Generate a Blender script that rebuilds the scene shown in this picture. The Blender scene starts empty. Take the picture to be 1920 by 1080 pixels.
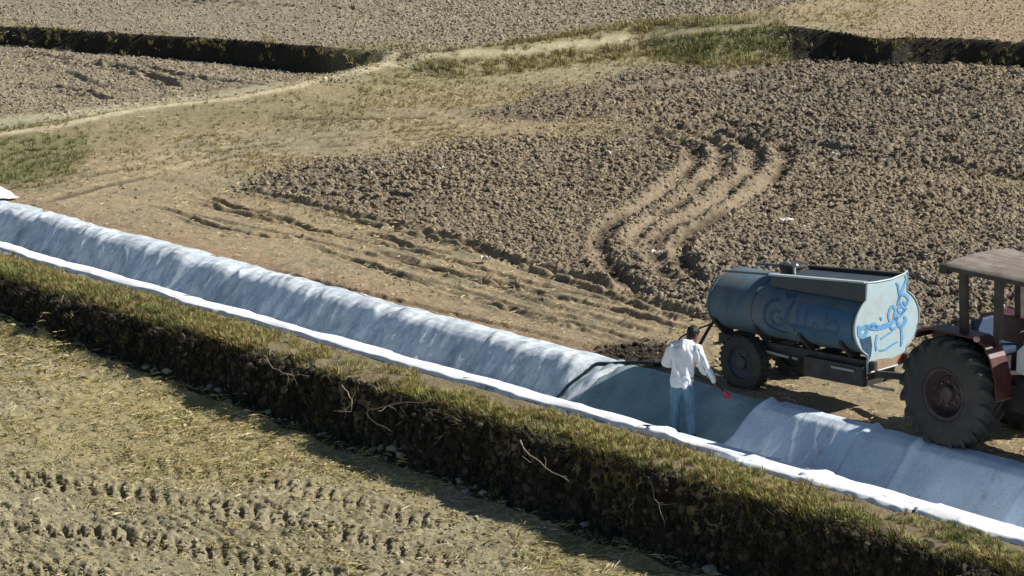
import bpy, bmesh, math, random
import numpy as np
from mathutils import Vector, Matrix, Euler

rng = np.random.default_rng(7)
random.seed(7)
scene = bpy.context.scene
COL = scene.collection

# ------------------------------------------------------------------ camera
FPX, CAMH, PITCH = 6000.0, 12.2, math.radians(13.0)
cam_d = bpy.data.cameras.new('camera')
cam_d.sensor_width = 36.0
cam_d.lens = 36.0 * FPX / 1920.0
cam_d.clip_start = 0.5
cam_d.clip_end = 3000
cam = bpy.data.objects.new('camera', cam_d)
cam.location = (0, 0, CAMH)
cam.rotation_euler = (math.pi / 2 - PITCH, 0, 0)
COL.objects.link(cam)
scene.camera = cam

# ------------------------------------------------------------------ world, sun
SUN_AZ = Vector((0.998, 0.06))
SUN_EL = math.radians(38)
world = bpy.data.worlds.new('World')
scene.world = world
world.use_nodes = True
wn = world.node_tree
wn.nodes.clear()
sky = wn.nodes.new('ShaderNodeTexSky')
sky.sky_type = 'NISHITA'
sky.sun_disc = False
sky.sun_elevation = SUN_EL
sky.sun_rotation = math.atan2(SUN_AZ.x, SUN_AZ.y)
sky.air_density = 1.0
sky.dust_density = 0.4
sky.ozone_density = 2.0
bg = wn.nodes.new('ShaderNodeBackground')
bg.inputs['Strength'].default_value = 0.058
wo = wn.nodes.new('ShaderNodeOutputWorld')
wn.links.new(sky.outputs[0], bg.inputs[0])
wn.links.new(bg.outputs[0], wo.inputs[0])
sun_d = bpy.data.lights.new('sun', 'SUN')
sun_d.energy = 5.0
sun_d.angle = math.radians(0.5)
sun_d.color = (1.0, 0.96, 0.89)
sun = bpy.data.objects.new('sun', sun_d)
sv = Vector((SUN_AZ.x * math.cos(SUN_EL), SUN_AZ.y * math.cos(SUN_EL), math.sin(SUN_EL))).normalized()
sun.rotation_euler = sv.to_track_quat('Z', 'Y').to_euler()
sun.location = (40, 30, 40)
COL.objects.link(sun)
scene.view_settings.view_transform = 'Standard'
scene.view_settings.look = 'None'
scene.view_settings.exposure = 0.35
scene.view_settings.gamma = 1.0
scene.view_settings.use_curve_mapping = False

# ------------------------------------------------------------------ place on the ground
def G(px, py, z=0.0):
    """ground point at height z seen at a photo pixel (1920 wide)"""
    dx = (px - 960) / FPX
    dy = -(py - 540) / FPX
    vy = math.cos(PITCH) + dy * math.sin(PITCH)
    vz = -math.sin(PITCH) + dy * math.cos(PITCH)
    t = (z - CAMH) / vz
    return (dx * t, vy * t)

def PX(x, y, z):
    vz = z - CAMH
    f = y * math.cos(PITCH) - vz * math.sin(PITCH)
    u = y * math.sin(PITCH) + vz * math.cos(PITCH)
    return 960 + FPX * x / f, 540 - FPX * u / f

A0 = np.array([-9.26610311, 56.61990611])       # foot of the canal's near edge, left of the picture
T = np.array([0.67210791, -0.74045321])         # along the canal, towards the right
N = np.array([0.74045321, 0.67210791])          # across the canal, away from the camera
ANG = math.atan2(T[1], T[0])

def SPw(s, p, z=0.0):
    q = A0 + s * T + p * N
    return Vector((q[0], q[1], z))

def to_sp(x, y):
    return (x - A0[0]) * T[0] + (y - A0[1]) * T[1], (x - A0[0]) * N[0] + (y - A0[1]) * N[1]

# ------------------------------------------------------------------ numpy noise
def _h(ix, iy, seed):
    h = (ix.astype(np.int64) * 374761393 + iy.astype(np.int64) * 668265263 + seed * 1442695041) & 0xFFFFFFFF
    h = ((h ^ (h >> 13)) * 1274126177) & 0xFFFFFFFF
    h = ((h ^ (h >> 16)) * 2246822519) & 0xFFFFFFFF
    h = h ^ (h >> 15)
    return (h & 0xFFFFFF) / float(0xFFFFFF)

def vnoise(x, y, seed=0):
    ix = np.floor(x); iy = np.floor(y)
    fx = x - ix; fy = y - iy
    fx = fx * fx * (3 - 2 * fx); fy = fy * fy * (3 - 2 * fy)
    a = _h(ix, iy, seed); b = _h(ix + 1, iy, seed); c = _h(ix, iy + 1, seed); d = _h(ix + 1, iy + 1, seed)
    return (a + (b - a) * fx) * (1 - fy) + (c + (d - c) * fx) * fy

def fbm(x, y, seed=0, octs=4):
    o = np.zeros_like(x, dtype=float); a = 0.5; t = 0
    for k in range(octs):
        o += a * vnoise(x * 2 ** k + 17.3 * k, y * 2 ** k - 9.1 * k, seed + k); t += a; a *= 0.5
    return o / t

def clods(x, y, cell, seed):
    """height field of lumps: max of rounded caps, one per cell, of random radius"""
    gx = x / cell; gy = y / cell
    ix = np.floor(gx); iy = np.floor(gy)
    best = np.zeros_like(x, dtype=float)
    for dx in (-1, 0, 1):
        for dy in (-1, 0, 1):
            cx = ix + dx; cy = iy + dy
            ox = cx + _h(cx, cy, seed); oy = cy + _h(cx, cy, seed + 11)
            r = 0.35 + 0.6 * _h(cx, cy, seed + 23)
            el = 0.7 + 0.6 * _h(cx, cy, seed + 31)
            d2 = ((gx - ox) * el) ** 2 + ((gy - oy) / el) ** 2
            v = np.sqrt(np.clip(r * r - d2, 0, None)) * (0.5 + 0.8 * _h(cx, cy, seed + 41))
            best = np.maximum(best, v)
    return best * cell

def sstep(e0, e1, x):
    t = np.clip((x - e0) / (e1 - e0), 0, 1)
    return t * t * (3 - 2 * t)

def seg_dist(x, y, pts):
    """distance to a polyline and arc length of the nearest point"""
    best = np.full(x.shape, 1e9); arc = np.zeros(x.shape); acc = 0.0
    side = np.zeros(x.shape)
    for (x0, y0), (x1, y1) in zip(pts[:-1], pts[1:]):
        vx, vy = x1 - x0, y1 - y0
        L2 = vx * vx + vy * vy; L = math.sqrt(L2)
        t = np.clip(((x - x0) * vx + (y - y0) * vy) / L2, 0, 1)
        d = np.hypot(x - x0 - t * vx, y - y0 - t * vy)
        m = d < best
        best = np.where(m, d, best); arc = np.where(m, acc + t * L, arc)
        side = np.where(m, vx * (y - y0) - vy * (x - x0), side)
        acc += L
    return best, arc, np.sign(side)

def smooth_line(pts, n=6):
    """Catmull-Rom through the points"""
    P = [np.array(p, float) for p in pts]
    P = [2 * P[0] - P[1]] + P + [2 * P[-1] - P[-2]]
    out = []
    for i in range(1, len(P) - 2):
        for k in range(n):
            t = k / n
            out.append(tuple(0.5 * ((2 * P[i]) + (-P[i-1] + P[i+1]) * t + (2*P[i-1] - 5*P[i] + 4*P[i+1] - P[i+2]) * t*t
                                    + (-P[i-1] + 3*P[i] - 3*P[i+1] + P[i+2]) * t**3)))
    out.append(tuple(P[-2]))
    return out

def in_poly(px, py, poly, soft=10.0):
    """soft membership of a polygon"""
    ins = np.zeros(px.shape, bool)
    n = len(poly)
    d = np.full(px.shape, 1e9)
    for i in range(n):
        x0, y0 = poly[i]; x1, y1 = poly[(i + 1) % n]
        c = ((y0 > py) != (y1 > py)) & (px < (x1 - x0) * (py - y0) / ((y1 - y0) if y1 != y0 else 1e-9) + x0)
        ins ^= c
        vx, vy = x1 - x0, y1 - y0
        t = np.clip(((px - x0) * vx + (py - y0) * vy) / (vx * vx + vy * vy + 1e-9), 0, 1)
        d = np.minimum(d, np.hypot(px - x0 - t * vx, py - y0 - t * vy))
    sd = np.where(ins, d, -d)
    return sstep(-soft, soft, sd)

# ------------------------------------------------------------------ relief of the land
ZT_PX = [-600, 0, 300, 600, 760, 960, 1200, 1330, 1480, 1640, 1700, 1920, 2500]
ZT_V = [.45, .45, .50, .62, .50, .42, .42, .60, .72, .64, .63, .62, .6]
CREST_PX = [(-600, 22), (-300, 35), (0, 51), (300, 66), (600, 86), (700, 97), (790, 104), (870, 95), (960, 84), (1060, 69), (1200, 50), (1330, 42),
            (1440, 45), (1480, 49), (1560, 58), (1640, 71), (1672, 73), (1705, 71), (1800, 73), (1920, 79), (2500, 105)]
CR = [G(px, py, float(np.interp(px, ZT_PX, ZT_V))) for px, py in CREST_PX]
CRX = np.array([c[0] for c in CR]); CRY = np.array([c[1] for c in CR])
ZTX = np.interp(np.array([c[0] for c in CREST_PX]), ZT_PX, ZT_V)
CRW = np.interp([c[0] for c in CREST_PX], [-600, 760, 870, 960, 1200, 1330, 1400, 1455, 1482, 1500, 1640, 1672, 1705, 2500],
                [.35, .35, 1.3, 1.8, 2.0, 3.6, 3.0, 1.8, .85, .35, .35, .45, .35, .35])
BERM = smooth_line([G(*q) for q in [(-400, 340), (-150, 302), (0, 279), (100, 267), (170, 255), (300, 233), (440, 214), (560, 192), (680, 163), (735, 142)]])
PATH_UP = smooth_line([G(a, b, zz_) for a, b, zz_ in [(735, 142, .1), (850, 131, .05), (960, 119, .05), (1060, 99, .12), (1200, 76, .2), (1330, 58, .5), (1420, 42, .7)]])
BAND = smooth_line([G(*q) for q in [(-200, 262), (0, 232), (120, 220), (250, 205), (380, 188), (500, 172), (640, 152)]])
NEARH_S = [-8, 0, 6, 12, 18, 24, 30]
NEARH_V = [.50, .56, .72, .94, 1.1, 1.25, 1.35]

def canal_profile(p, s=None):
    """height across the lined channel; towards the right its far slope is one even ramp"""
    xs = [-2.0, -.30, -.02, .10, .30, .50, .62, 1.06, 1.16, 1.52, 1.62, 1.80, 2.10, 4.0]
    zs = [.0, .01, -.035, -.09, -.32, -.47, -.50, -.50, -.44, -.05, .0, .025, .01, 0.]
    a = np.interp(p, xs, zs)
    if s is None: return a
    xr = [-2.0, -.30, -.02, .10, .30, .50, .62, 1.06, 1.16, 1.90, 2.06, 2.15, 4.0]
    zr = [.0, .01, -.045, -.10, -.32, -.47, -.52, -.52, -.48, -.03, .02, .01, 0.]
    b = np.interp(p, xr, zr); w = sstep(13.0, 14.3, s)
    xd = [-2.0, -.30, -.02, .10, .30, .50, .62, 1.10, 1.20, 1.78, 1.92, 2.15, 4.0]
    zd = [.0, .01, -.035, -.09, -.32, -.52, -.64, -.64, -.60, -.03, .03, .04, 0.]
    d = np.interp(p, xd, zd); w2 = sstep(16.9, 17.5, s)
    a = a * (1 - w) + b * w
    return a * (1 - w2) + d * w2

def ground_z(x, y):
    """smooth relief, without clods"""
    s, p = to_sp(x, y)
    z = np.zeros_like(x, dtype=float)
    # far terraces
    yc = np.interp(x, CRX, CRY); zt = np.interp(x, CRX, ZTX); w = np.interp(x, CRX, CRW)
    wob = (vnoise(x * 1.3, y * 0.3, 5) - .5) * .5 + (vnoise(x * 4.1, y * 0.9, 6) - .5) * .25
    z += zt * sstep(-1, 0, (y - yc + wob * np.where(w < .9, .22, .6)) / w)
    # grassy path on its low ridge
    d, _, _ = seg_dist(x, y, BERM)
    z += .36 * np.exp(-(d / .9) ** 2) * (1 - sstep(-1, 0, (y - yc) / w))
    # canal bed, a little below the cloth
    m = (p > -.02) & (p < 2.02)
    z = np.where(m, canal_profile(p, s) - .07, z)
    z = z - np.where((p <= -.02) & (p > -.5), .03 - .5 * np.minimum(canal_profile(p, s) - .005, 0), 0) 
    # near bank and the lower field
    h = np.interp(s, NEARH_S, NEARH_V)
    cr = -1.55 + (vnoise(s * .8, s * 0, 8) - .5) * .30 + (vnoise(s * 3.1, s * 0, 9) - .5) * .24 + (vnoise(s * 8., s * 0, 10) - .5) * .10
    q = cr - p                                  # distance beyond the crest towards the camera
    face = .26 + .34 * vnoise(s * 1.1, s * 0, 12)
    z = np.where(q > -.35, z - .07 * sstep(-.35, 0, q) - (h - .07) * sstep(0, 1, q / face) + .10 * np.exp(-((q - face - .1) / .25) ** 2) * (q > 0), z)
    z = np.where(q > 0, z + (fbm(x * .35, y * .35, 3, 3) - .5) * .12 * sstep(.3, 2, q), z)
    # broad unevenness of the big field
    far = sstep(2.3, 5, p)
    z += far * (fbm(x * .22, y * .22, 14, 3) - .5) * .16
    return z

# wheel ruts: (points in the photo, half width, depth, tread marks)
RUTS_PX = [
    ([(1170, 238), (1235, 250), (1285, 272), (1303, 300), (1270, 340), (1215, 378), (1150, 415), (1125, 450), (1132, 485), (1165, 525), (1215, 562)], .17, .13, 1),
    ([(1215, 232), (1300, 248), (1345, 275), (1352, 305), (1315, 350), (1255, 395), (1200, 430), (1190, 470)], .15, .07, 1),
    ([(1300, 240), (1375, 258), (1415, 290), (1398, 335), (1330, 385), (1262, 425), (1230, 460), (1235, 500), (1275, 540)], .17, .12, 1),
    ([(1340, 235), (1430, 258), (1472, 292), (1455, 335), (1385, 382), (1310, 425), (1272, 462), (1285, 500), (1330, 545)], .17, .13, 1),
    ([(430, 352), (520, 365), (620, 390), (740, 418), (860, 452), (960, 490), (1080, 520), (1160, 545), (1240, 578), (1345, 612)], .20, .13, 1),
    ([(600, 395), (700, 418), (800, 445), (900, 476), (1000, 512), (1100, 540), (1200, 580), (1300, 618)], .16, .06, 1),
    ([(330, 395), (390, 420), (450, 433), (520, 445), (640, 448)], .14, .10, 0),
    ([(370, 360), (440, 385), (520, 402), (600, 432), (700, 440), (780, 465), (860, 480)], .14, .10, 1),
    ([(680, 460), (800, 500), (900, 530), (1000, 565), (1100, 595), (1240, 630)], .15, .05, 1),
    ([(640, 480), (760, 520), (900, 565), (1050, 610), (1200, 650)], .15, .045, 1),
    ([(560, 450), (700, 500), (850, 540), (980, 580), (1120, 612)], .12, .04, 1),
    ([(0, 360), (150, 330), (350, 290), (600, 258), (850, 243), (1000, 240), (1170, 240)], .25, .04, 0),
    ([(60, 385), (250, 335), (450, 290), (700, 268), (900, 255), (1100, 252), (1250, 262)], .25, .04, 0),
    ([(500, 225), (700, 222), (900, 222), (1050, 232)], .2, .04, 0),
    ([(1000, 215), (1150, 225), (1300, 218), (1450, 215), (1600, 222)], .16, .08, 1),
    ([(1040, 198), (1150, 203), (1280, 195), (1420, 200)], .16, .07, 1),
    ([(1090, 175), (1180, 168), (1300, 152), (1400, 138), (1500, 132)], .16, .07, 0),
    ([(1380, 240), (1480, 265), (1600, 290), (1760, 305), (1940, 345)], .17, .08, 1),
    ([(1260, 210), (1420, 240), (1560, 250), (1700, 262), (1940, 280)], .17, .06, 1),
    ([(1360, 160), (1500, 175), (1700, 178), (1940, 190)], .17, .06, 1),
    ([(0, 102), (130, 115), (250, 134), (300, 150), (330, 163), (400, 164)], .13, .13, 0),
    ([(110, 112), (260, 125), (340, 142), (460, 160), (520, 163)], .12, .10, 0),
    ([(0, 161), (90, 168), (150, 176), (215, 190)], .12, .10, 0),
    ([(0, 118), (120, 136), (180, 160), (260, 178)], .12, .04, 0),
    ([(300, 8), (420, 14), (560, 22), (760, 30)], .15, .10, 0),
    ([(330, 372), (480, 402), (640, 440), (800, 478), (960, 522), (1120, 560), (1300, 600)], .12, .06, 0),
    ([(250, 380), (420, 412), (600, 452), (760, 495), (900, 528), (1060, 566), (1220, 602)], .12, .06, 0),
    ([(480, 500), (640, 540), (800, 578), (960, 615), (1100, 648)], .12, .05, 0),
    ([(700, 480), (860, 515), (1000, 545), (1160, 588), (1320, 632)], .12, .07, 0),
    ([(860, 560), (1000, 590), (1140, 625), (1250, 655)], .12, .05, 0),
    ([(-40, 868), (150, 885), (300, 905), (600, 955), (900, 1020)], .34, .05, 2),
    ([(-40, 950), (150, 965), (300, 985), (600, 1035), (760, 1075)], .34, .06, 2),
    ([(-40, 1025), (150, 1045), (330, 1072)], .34, .06, 2),
    ([(180, 835), (420, 862), (640, 905), (860, 960)], .30, .05, 2),
]
RUTS = []
for pts, w, dep, tr in RUTS_PX:
    zz = 0.45 if pts[0][1] < 60 else (-.75 if pts[0][1] > 700 else 0.0)
    RUTS.append((smooth_line([G(a, b, zz) for a, b in pts], 5), w, dep, tr))

def ruts_z(x, y):
    dz = np.zeros_like(x, dtype=float); flat = np.zeros_like(x, dtype=float); damp = np.zeros_like(x, dtype=float)
    for pts, w, dep, tr in RUTS:
        w = w * (.62 if pts[0][1] < 66 else 1.0)
        sc = pts[0][1] > 60 and pts[0][1] < 70 and abs(pts[0][1] - pts[-1][1]) > 8
        if sc: w = w * .98
        dk = .95 if pts[0][1] > 68 else (.45 if sc else .7)
        dep = dep * (1.5 if pts[0][1] > 70 else (.80 if (pts[0][1] > 60 and abs(pts[0][1] - pts[-1][1]) > 8) else .95))
        P = np.array(pts)
        R = 1.2
        m = (x > P[:, 0].min() - R) & (x < P[:, 0].max() + R) & (y > P[:, 1].min() - R) & (y < P[:, 1].max() + R)
        if not m.any():
            continue
        xs, ys = x[m], y[m]
        d, arc, side = seg_dist(xs, ys, pts)
        L = arc.max()
        fade = sstep(0, .8, arc) * sstep(0, .8, L - arc) * (.75 + .5 * vnoise(arc * .7, arc * 0 + dep * 50, 77))
        d = d + (vnoise(xs * 5, ys * 5, 4) - .5) * .10
        z = -dep * np.exp(-(d / w) ** 4) + dep * .42 * np.exp(-((d - w * 1.8) / (w * .5)) ** 2) * (.4 + 1.2 * vnoise(xs * 3, ys * 3, 83))
        if tr == 2:
            lug = np.sin(2 * math.pi * (arc + side * d * .55) / .25 + (side > 0) * 1.5)
            z = -.062 * sstep(.1, .6, lug) * np.exp(-(d / (w * 1.3)) ** 6) - .012 * np.exp(-(d / (w * 1.3)) ** 6)
            damp[m] = np.maximum(damp[m], .55 * sstep(.1, .6, lug) * np.exp(-(d / (w * 1.3)) ** 6) * np.clip(fade, 0, 1))
            dz[m] += z * fade
            continue
        if tr:
            z += .022 * np.sin(2 * math.pi * (arc + side * d * .8) / .19) * np.exp(-(d / w) ** 4) * sstep(.45, .7, vnoise(arc * .9 + dep * 31, arc * 0, 78))
        dz[m] += z * fade
        damp[m] = np.maximum(damp[m], dk * np.exp(-(d / (w * .9)) ** 4) * sstep(.35, .6, vnoise(arc * 1.1 + dep * 90, arc * 0, 84)) * np.clip(fade, 0, 1))
        flat[m] = np.maximum(flat[m], np.exp(-(d / (w * 1.5)) ** 4) * np.clip(fade, 0, 1))
    return dz, flat, damp

# zones, outlined as seen in the photograph and laid on the ground
Z_PLOUGH = [(430, 356), (560, 312), (700, 288), (900, 264), (1180, 254), (1330, 262), (1500, 290), (1700, 330), (1920, 360), (2600, 380),
            (2600, 1100), (1980, 800), (1740, 640), (1345, 600), (1220, 562), (1000, 495), (750, 420), (600, 384)]
Z_UPPER = [(880, 216), (1000, 168), (1180, 132), (1450, 106), (1930, 122), (2600, 150), (2600, 385), (1700, 335), (1500, 300), (1330, 262), (1180, 236), (1000, 230)]
Z_BFIELD = [(-700, 60), (0, 80), (770, 130), (640, 142), (450, 168), (240, 198), (0, 222), (-700, 300)]
Z_TERR_L = [(-900, -400), (1700, -400), (1560, 0), (1480, 10), (1250, 42), (1000, 74), (790, 100), (600, 84), (0, 48), (-900, 5)]
Z_TERR_R = [(1560, 62), (1640, 50), (1700, 22), (1790, 0), (1900, -60), (2900, -60), (2900, 140), (1920, 82), (1640, 72)]
Z_GREENS = [([(-300, 240), (60, 235), (190, 262), (130, 325), (20, 345), (-300, 380)], 1.0),
            ([(100, 232), (170, 225), (185, 240), (120, 252)], 1.0),
            ([(1230, 60), (1330, 45), (1480, 52), (1485, 100), (1400, 108), (1300, 112), (1220, 100)], .9),
            ([(680, 130), (760, 118), (800, 130), (740, 160), (690, 158)], .6),
            ([(300, 195), (480, 175), (560, 175), (540, 195), (300, 215)], .5),
            ([(480, 200), (700, 205), (680, 232), (500, 240)], .4)]

def zones(x, y, z):
    px, py = PX(x, y, z)
    j = (fbm(x * .5, y * .5, 51, 4) - .5) * 2
    jx = px + j * 45; jy = py + j * 18
    s, p = to_sp(x, y)
    out = {}
    out['plough'] = np.maximum(in_poly(jx, jy, Z_PLOUGH, 20), in_poly(jx, jy, Z_UPPER, 16)) * (p > 2.2)
    out['bfield'] = in_poly(jx, jy, Z_BFIELD, 4)
    out['terr_l'] = in_poly(px + j * 8, py + j * 5, Z_TERR_L, 3)
    out['terr_r'] = in_poly(px + j * 60, py + j * 14, Z_TERR_R, 12)
    g = np.zeros_like(x)
    for poly, k in Z_GREENS:
        g = np.maximum(g, k * in_poly(jx, jy, poly, 26))
    out['green'] = g
    yc = np.interp(x, CRX, CRY); w = np.interp(x, CRX, CRW)
    tt = (y - yc) / w
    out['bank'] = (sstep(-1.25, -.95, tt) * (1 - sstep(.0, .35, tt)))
    strip = ((p < -.38) & (p > -2.6)).astype(float)
    out['strip'] = strip
    out['lower'] = sstep(-1.9, -2.1, p)
    out['px'] = px; out['py'] = py; out['p'] = p; out['s'] = s
    return out

def rough_of(Z, x, y):
    """how lumpy the soil is, 0..1"""
    big = fbm(x * .16, y * .16, 61, 3)
    r = .06 + .10 * fbm(x * .6, y * .6, 62, 3)
    r = r + Z['plough'] * (.55 + .7 * (big - .5) + .25 * sstep(1000, 1600, Z['px']) + .18 * sstep(350, 600, Z['py']))
    r = np.maximum(r, Z['bfield'] * .35)
    r = np.maximum(r, Z['terr_l'] * (.28 + .25 * sstep(500, 900, Z['px'])))
    r = np.maximum(r, Z['terr_r'] * .25)
    r = np.maximum(r, .5 * np.exp(-(((Z['px'] - 1195) / 110) ** 2 + ((Z['py'] - 664) / 30) ** 2)))
    low = Z['lower']
    furrow = sstep(-40, 120, (Z['py'] - 850) - (Z['px'] - 300) * .12 + 90 * (fbm(x * .4, y * .4, 63, 3) - .5))
    furrow = furrow * (1 - sstep(900, 1150, Z['px']))
    r = np.where(low > 0, .16 + .30 * furrow + .16 * (fbm(x * .8, y * .8, 64, 3) - .4), r)
    r = r * (1 - .7 * Z['green']) * (1 - Z['strip'] * .5)
    return np.clip(r, .03, 1), furrow * low

def mix(a, b, m):
    return a * (1 - m[..., None]) + np.array(b) * m[..., None]

def soil_colour(Z, x, y, furrow, flat):
    n1 = fbm(x * .5, y * .5, 71, 4); n2 = fbm(x * 3.5, y * 3.5, 72, 3); n3 = fbm(x * .13, y * .13, 73, 3)
    c = np.zeros(x.shape + (3,)) + np.array([.315, .262, .168])          # dry trodden earth with straw
    c = mix(c, [.38, .295, .175], sstep(.45, .62, n1) * .7)
    c = mix(c, [.315, .29, .165], sstep(.5, .65, n3) * .6)
    # corridor beside the canal: warmer
    cor = (1 - sstep(4.5, 8, Z['p'])) * sstep(2, 2.3, Z['p'])
    c = mix(c, [.37, .275, .165], cor * .6 * sstep(.35, .6, n2))
    c = mix(c, [.30, .21, .13], cor * sstep(1.6, 2.0, Z['p']) * (1 - sstep(2.3, 2.9, Z['p'])) * .7)
    # ploughed soil
    pl = Z['plough']
    c = mix(c, [.235, .190, .132], pl * .92)
    c = mix(c, [.205, .172, .128], pl * sstep(.42, .6, n3) * .6)
    c = mix(c, [.275, .215, .148], pl * flat * .7)
    c = mix(c, [.285, .24, .168], Z['bfield'])
    c = mix(c, [.285, .243, .172], Z['terr_l'])
    c = mix(c, [.35, .265, .175], Z['terr_r'])
    # grass covered parts
    gr = np.clip(Z['green'] + .55 * Z['bank'], 0, 1)
    c = mix(c, [.18, .165, .085], gr * .9)
    # lower field: straw over grey soil
    low = Z['lower']
    c = mix(c, [.37, .31, .16], low)
    c = mix(c, [.335, .29, .185], low * sstep(.42, .6, n1) * .8)
    c = mix(c, [.30, .262, .165], low * np.clip(furrow * 1.1, 0, 1) * .9)
    c = mix(c, [.21, .17, .10], Z['strip'] * (1 - low) * .9)
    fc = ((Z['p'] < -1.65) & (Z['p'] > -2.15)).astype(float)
    c = mix(c, [.034, .029, .022], fc * .97)  # near bank face blackened, its shade put into the soil colour
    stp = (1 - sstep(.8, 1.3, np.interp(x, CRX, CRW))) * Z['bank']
    c = mix(c, [.042, .038, .028], np.clip(stp * 2.2, 0, 1))  # steep far banks: shade painted in as near-black soil
    rim_patch = np.exp(-(((Z['px'] - 1195) / 95) ** 2 + ((Z['py'] - 668) / 26) ** 2) ** 2) * (.85 + .4 * n2)  # darker patch of ground just beyond the canal's far edge
    c = mix(c, [.06, .048, .036], np.clip(rim_patch * 1.3, 0, 1))
    dp, _, _ = seg_dist(x, y, BERM)
    c = mix(c, [.21, .185, .10], np.exp(-((dp - .9) / .8) ** 2) * .75 * sstep(.25, .5, n1))
    c = mix(c, [.56, .48, .31], np.exp(-(dp / .20) ** 4) * .9)
    d2, _, _ = seg_dist(x, y, PATH_UP)
    c = mix(c, [.50, .44, .29], np.exp(-(d2 / .16) ** 4) * .55)
    d3, _, _ = seg_dist(x, y, BAND)
    c = mix(c, [.44, .40, .27], np.exp(-(d3 / .65) ** 4) * .85)
    c = mix(c, [.10, .08, .055], np.clip(Z['damp'], 0, 1))  # shade painted into rut bottoms and tread prints
    v = (.82 + .36 * n2)[..., None] * (.9 + .2 * vnoise(x * 9, y * 9, 79))[..., None]
    return np.clip(c * v, .01, .9)

# ------------------------------------------------------------------ material helpers
def new_mat(name):
    m = bpy.data.materials.new(name); m.use_nodes = True
    nt = m.node_tree; nt.nodes.clear()
    out = nt.nodes.new('ShaderNodeOutputMaterial')
    b = nt.nodes.new('ShaderNodeBsdfPrincipled')
    nt.links.new(b.outputs[0], out.inputs[0])
    return m, nt, b

def paint(name, base, alt=None, rough=.6, scale=6.0, amount=.5, bump=.0, metal=0.0, dirt=None, dirt_amount=.4, stretch=(1, 1, 1), spec=.4, coord='Object'):
    """a painted or plain surface with mottling and dirt"""
    m, nt, b = new_mat(name)
    L = nt.links
    tc = nt.nodes.new('ShaderNodeTexCoord')
    mp = nt.nodes.new('ShaderNodeMapping'); mp.inputs['Scale'].default_value = stretch
    L.new(tc.outputs[coord], mp.inputs[0])
    n = nt.nodes.new('ShaderNodeTexNoise'); n.inputs['Scale'].default_value = scale; n.inputs['Detail'].default_value = 6; n.inputs['Roughness'].default_value = .65
    L.new(mp.outputs[0], n.inputs['Vector'])
    r = nt.nodes.new('ShaderNodeValToRGB')
    r.color_ramp.elements[0].position = .5 - .25; r.color_ramp.elements[1].position = .5 + .25
    alt = alt or tuple(c * .6 for c in base)
    r.color_ramp.elements[0].color = (*[a * amount + c * (1 - amount) for a, c in zip(alt, base)], 1)
    r.color_ramp.elements[1].color = (*base, 1)
    L.new(n.outputs[0], r.inputs[0])
    last = r.outputs[0]
    if dirt:
        n2 = nt.nodes.new('ShaderNodeTexNoise'); n2.inputs['Scale'].default_value = scale * .45; n2.inputs['Detail'].default_value = 8; n2.inputs['Roughness'].default_value = .75
        L.new(tc.outputs[coord], n2.inputs['Vector'])
        r2 = nt.nodes.new('ShaderNodeValToRGB'); r2.color_ramp.elements[0].position = .48; r2.color_ramp.elements[1].position = .66
        r2.color_ramp.elements[1].color = (dirt_amount,) * 3 + (1,)
        L.new(n2.outputs[0], r2.inputs[0])
        mx = nt.nodes.new('ShaderNodeMix'); mx.data_type = 'RGBA'
        L.new(r2.outputs[0], mx.inputs[0]); L.new(last, mx.inputs[6]); mx.inputs[7].default_value = (*dirt, 1)
        last = mx.outputs[2]
    L.new(last, b.inputs['Base Color'])
    b.inputs['Roughness'].default_value = rough
    b.inputs['Metallic'].default_value = metal
    b.inputs['Specular IOR Level'].default_value = spec
    if bump:
        bp = nt.nodes.new('ShaderNodeBump'); bp.inputs['Strength'].default_value = bump; bp.inputs['Distance'].default_value = .02
        L.new(n.outputs[0], bp.inputs['Height']); L.new(bp.outputs[0], b.inputs['Normal'])
    return m

def soil_mat():
    m, nt, b = new_mat('soil'); L = nt.links
    at = nt.nodes.new('ShaderNodeAttribute'); at.attribute_name = 'tint'
    tc = nt.nodes.new('ShaderNodeTexCoord')
    n = nt.nodes.new('ShaderNodeTexNoise'); n.inputs['Scale'].default_value = 16; n.inputs['Detail'].default_value = 8; n.inputs['Roughness'].default_value = .8
    L.new(tc.outputs['Object'], n.inputs['Vector'])
    mr = nt.nodes.new('ShaderNodeMapRange'); mr.inputs[1].default_value = .3; mr.inputs[2].default_value = .7; mr.inputs[3].default_value = .45; mr.inputs[4].default_value = 1.5
    L.new(n.outputs[0], mr.inputs[0])
    vm = nt.nodes.new('ShaderNodeVectorMath'); vm.operation = 'SCALE'
    L.new(at.outputs['Color'], vm.inputs[0]); L.new(mr.outputs[0], vm.inputs['Scale'])
    L.new(vm.outputs[0], b.inputs['Base Color'])
    b.inputs['Roughness'].default_value = 1.0; b.inputs['Specular IOR Level'].default_value = .1
    bp = nt.nodes.new('ShaderNodeBump'); bp.inputs['Strength'].default_value = .9; bp.inputs['Distance'].default_value = .03
    L.new(n.outputs[0], bp.inputs['Height']); L.new(bp.outputs[0], b.inputs['Normal'])
    return m

def inst_mat(name, rough=1.0, back=False):
    m, nt, b = new_mat(name); L = nt.links
    at = nt.nodes.new('ShaderNodeAttribute'); at.attribute_name = 'tint'; at.attribute_type = 'INSTANCER'
    L.new(at.outputs['Color'], b.inputs['Base Color'])
    b.inputs['Roughness'].default_value = rough; b.inputs['Specular IOR Level'].default_value = .12
    return m

M_SOIL = soil_mat()
M_CLOD = inst_mat('clod_soil')
M_BLADE = inst_mat('blades', .7)

# ------------------------------------------------------------------ object helpers
def tag(o, label=None, cat=None, group=None, kind=None):
    if label: o['label'] = label
    if cat: o['category'] = cat
    if group: o['group'] = group
    if kind: o['kind'] = kind
    return o

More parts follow.
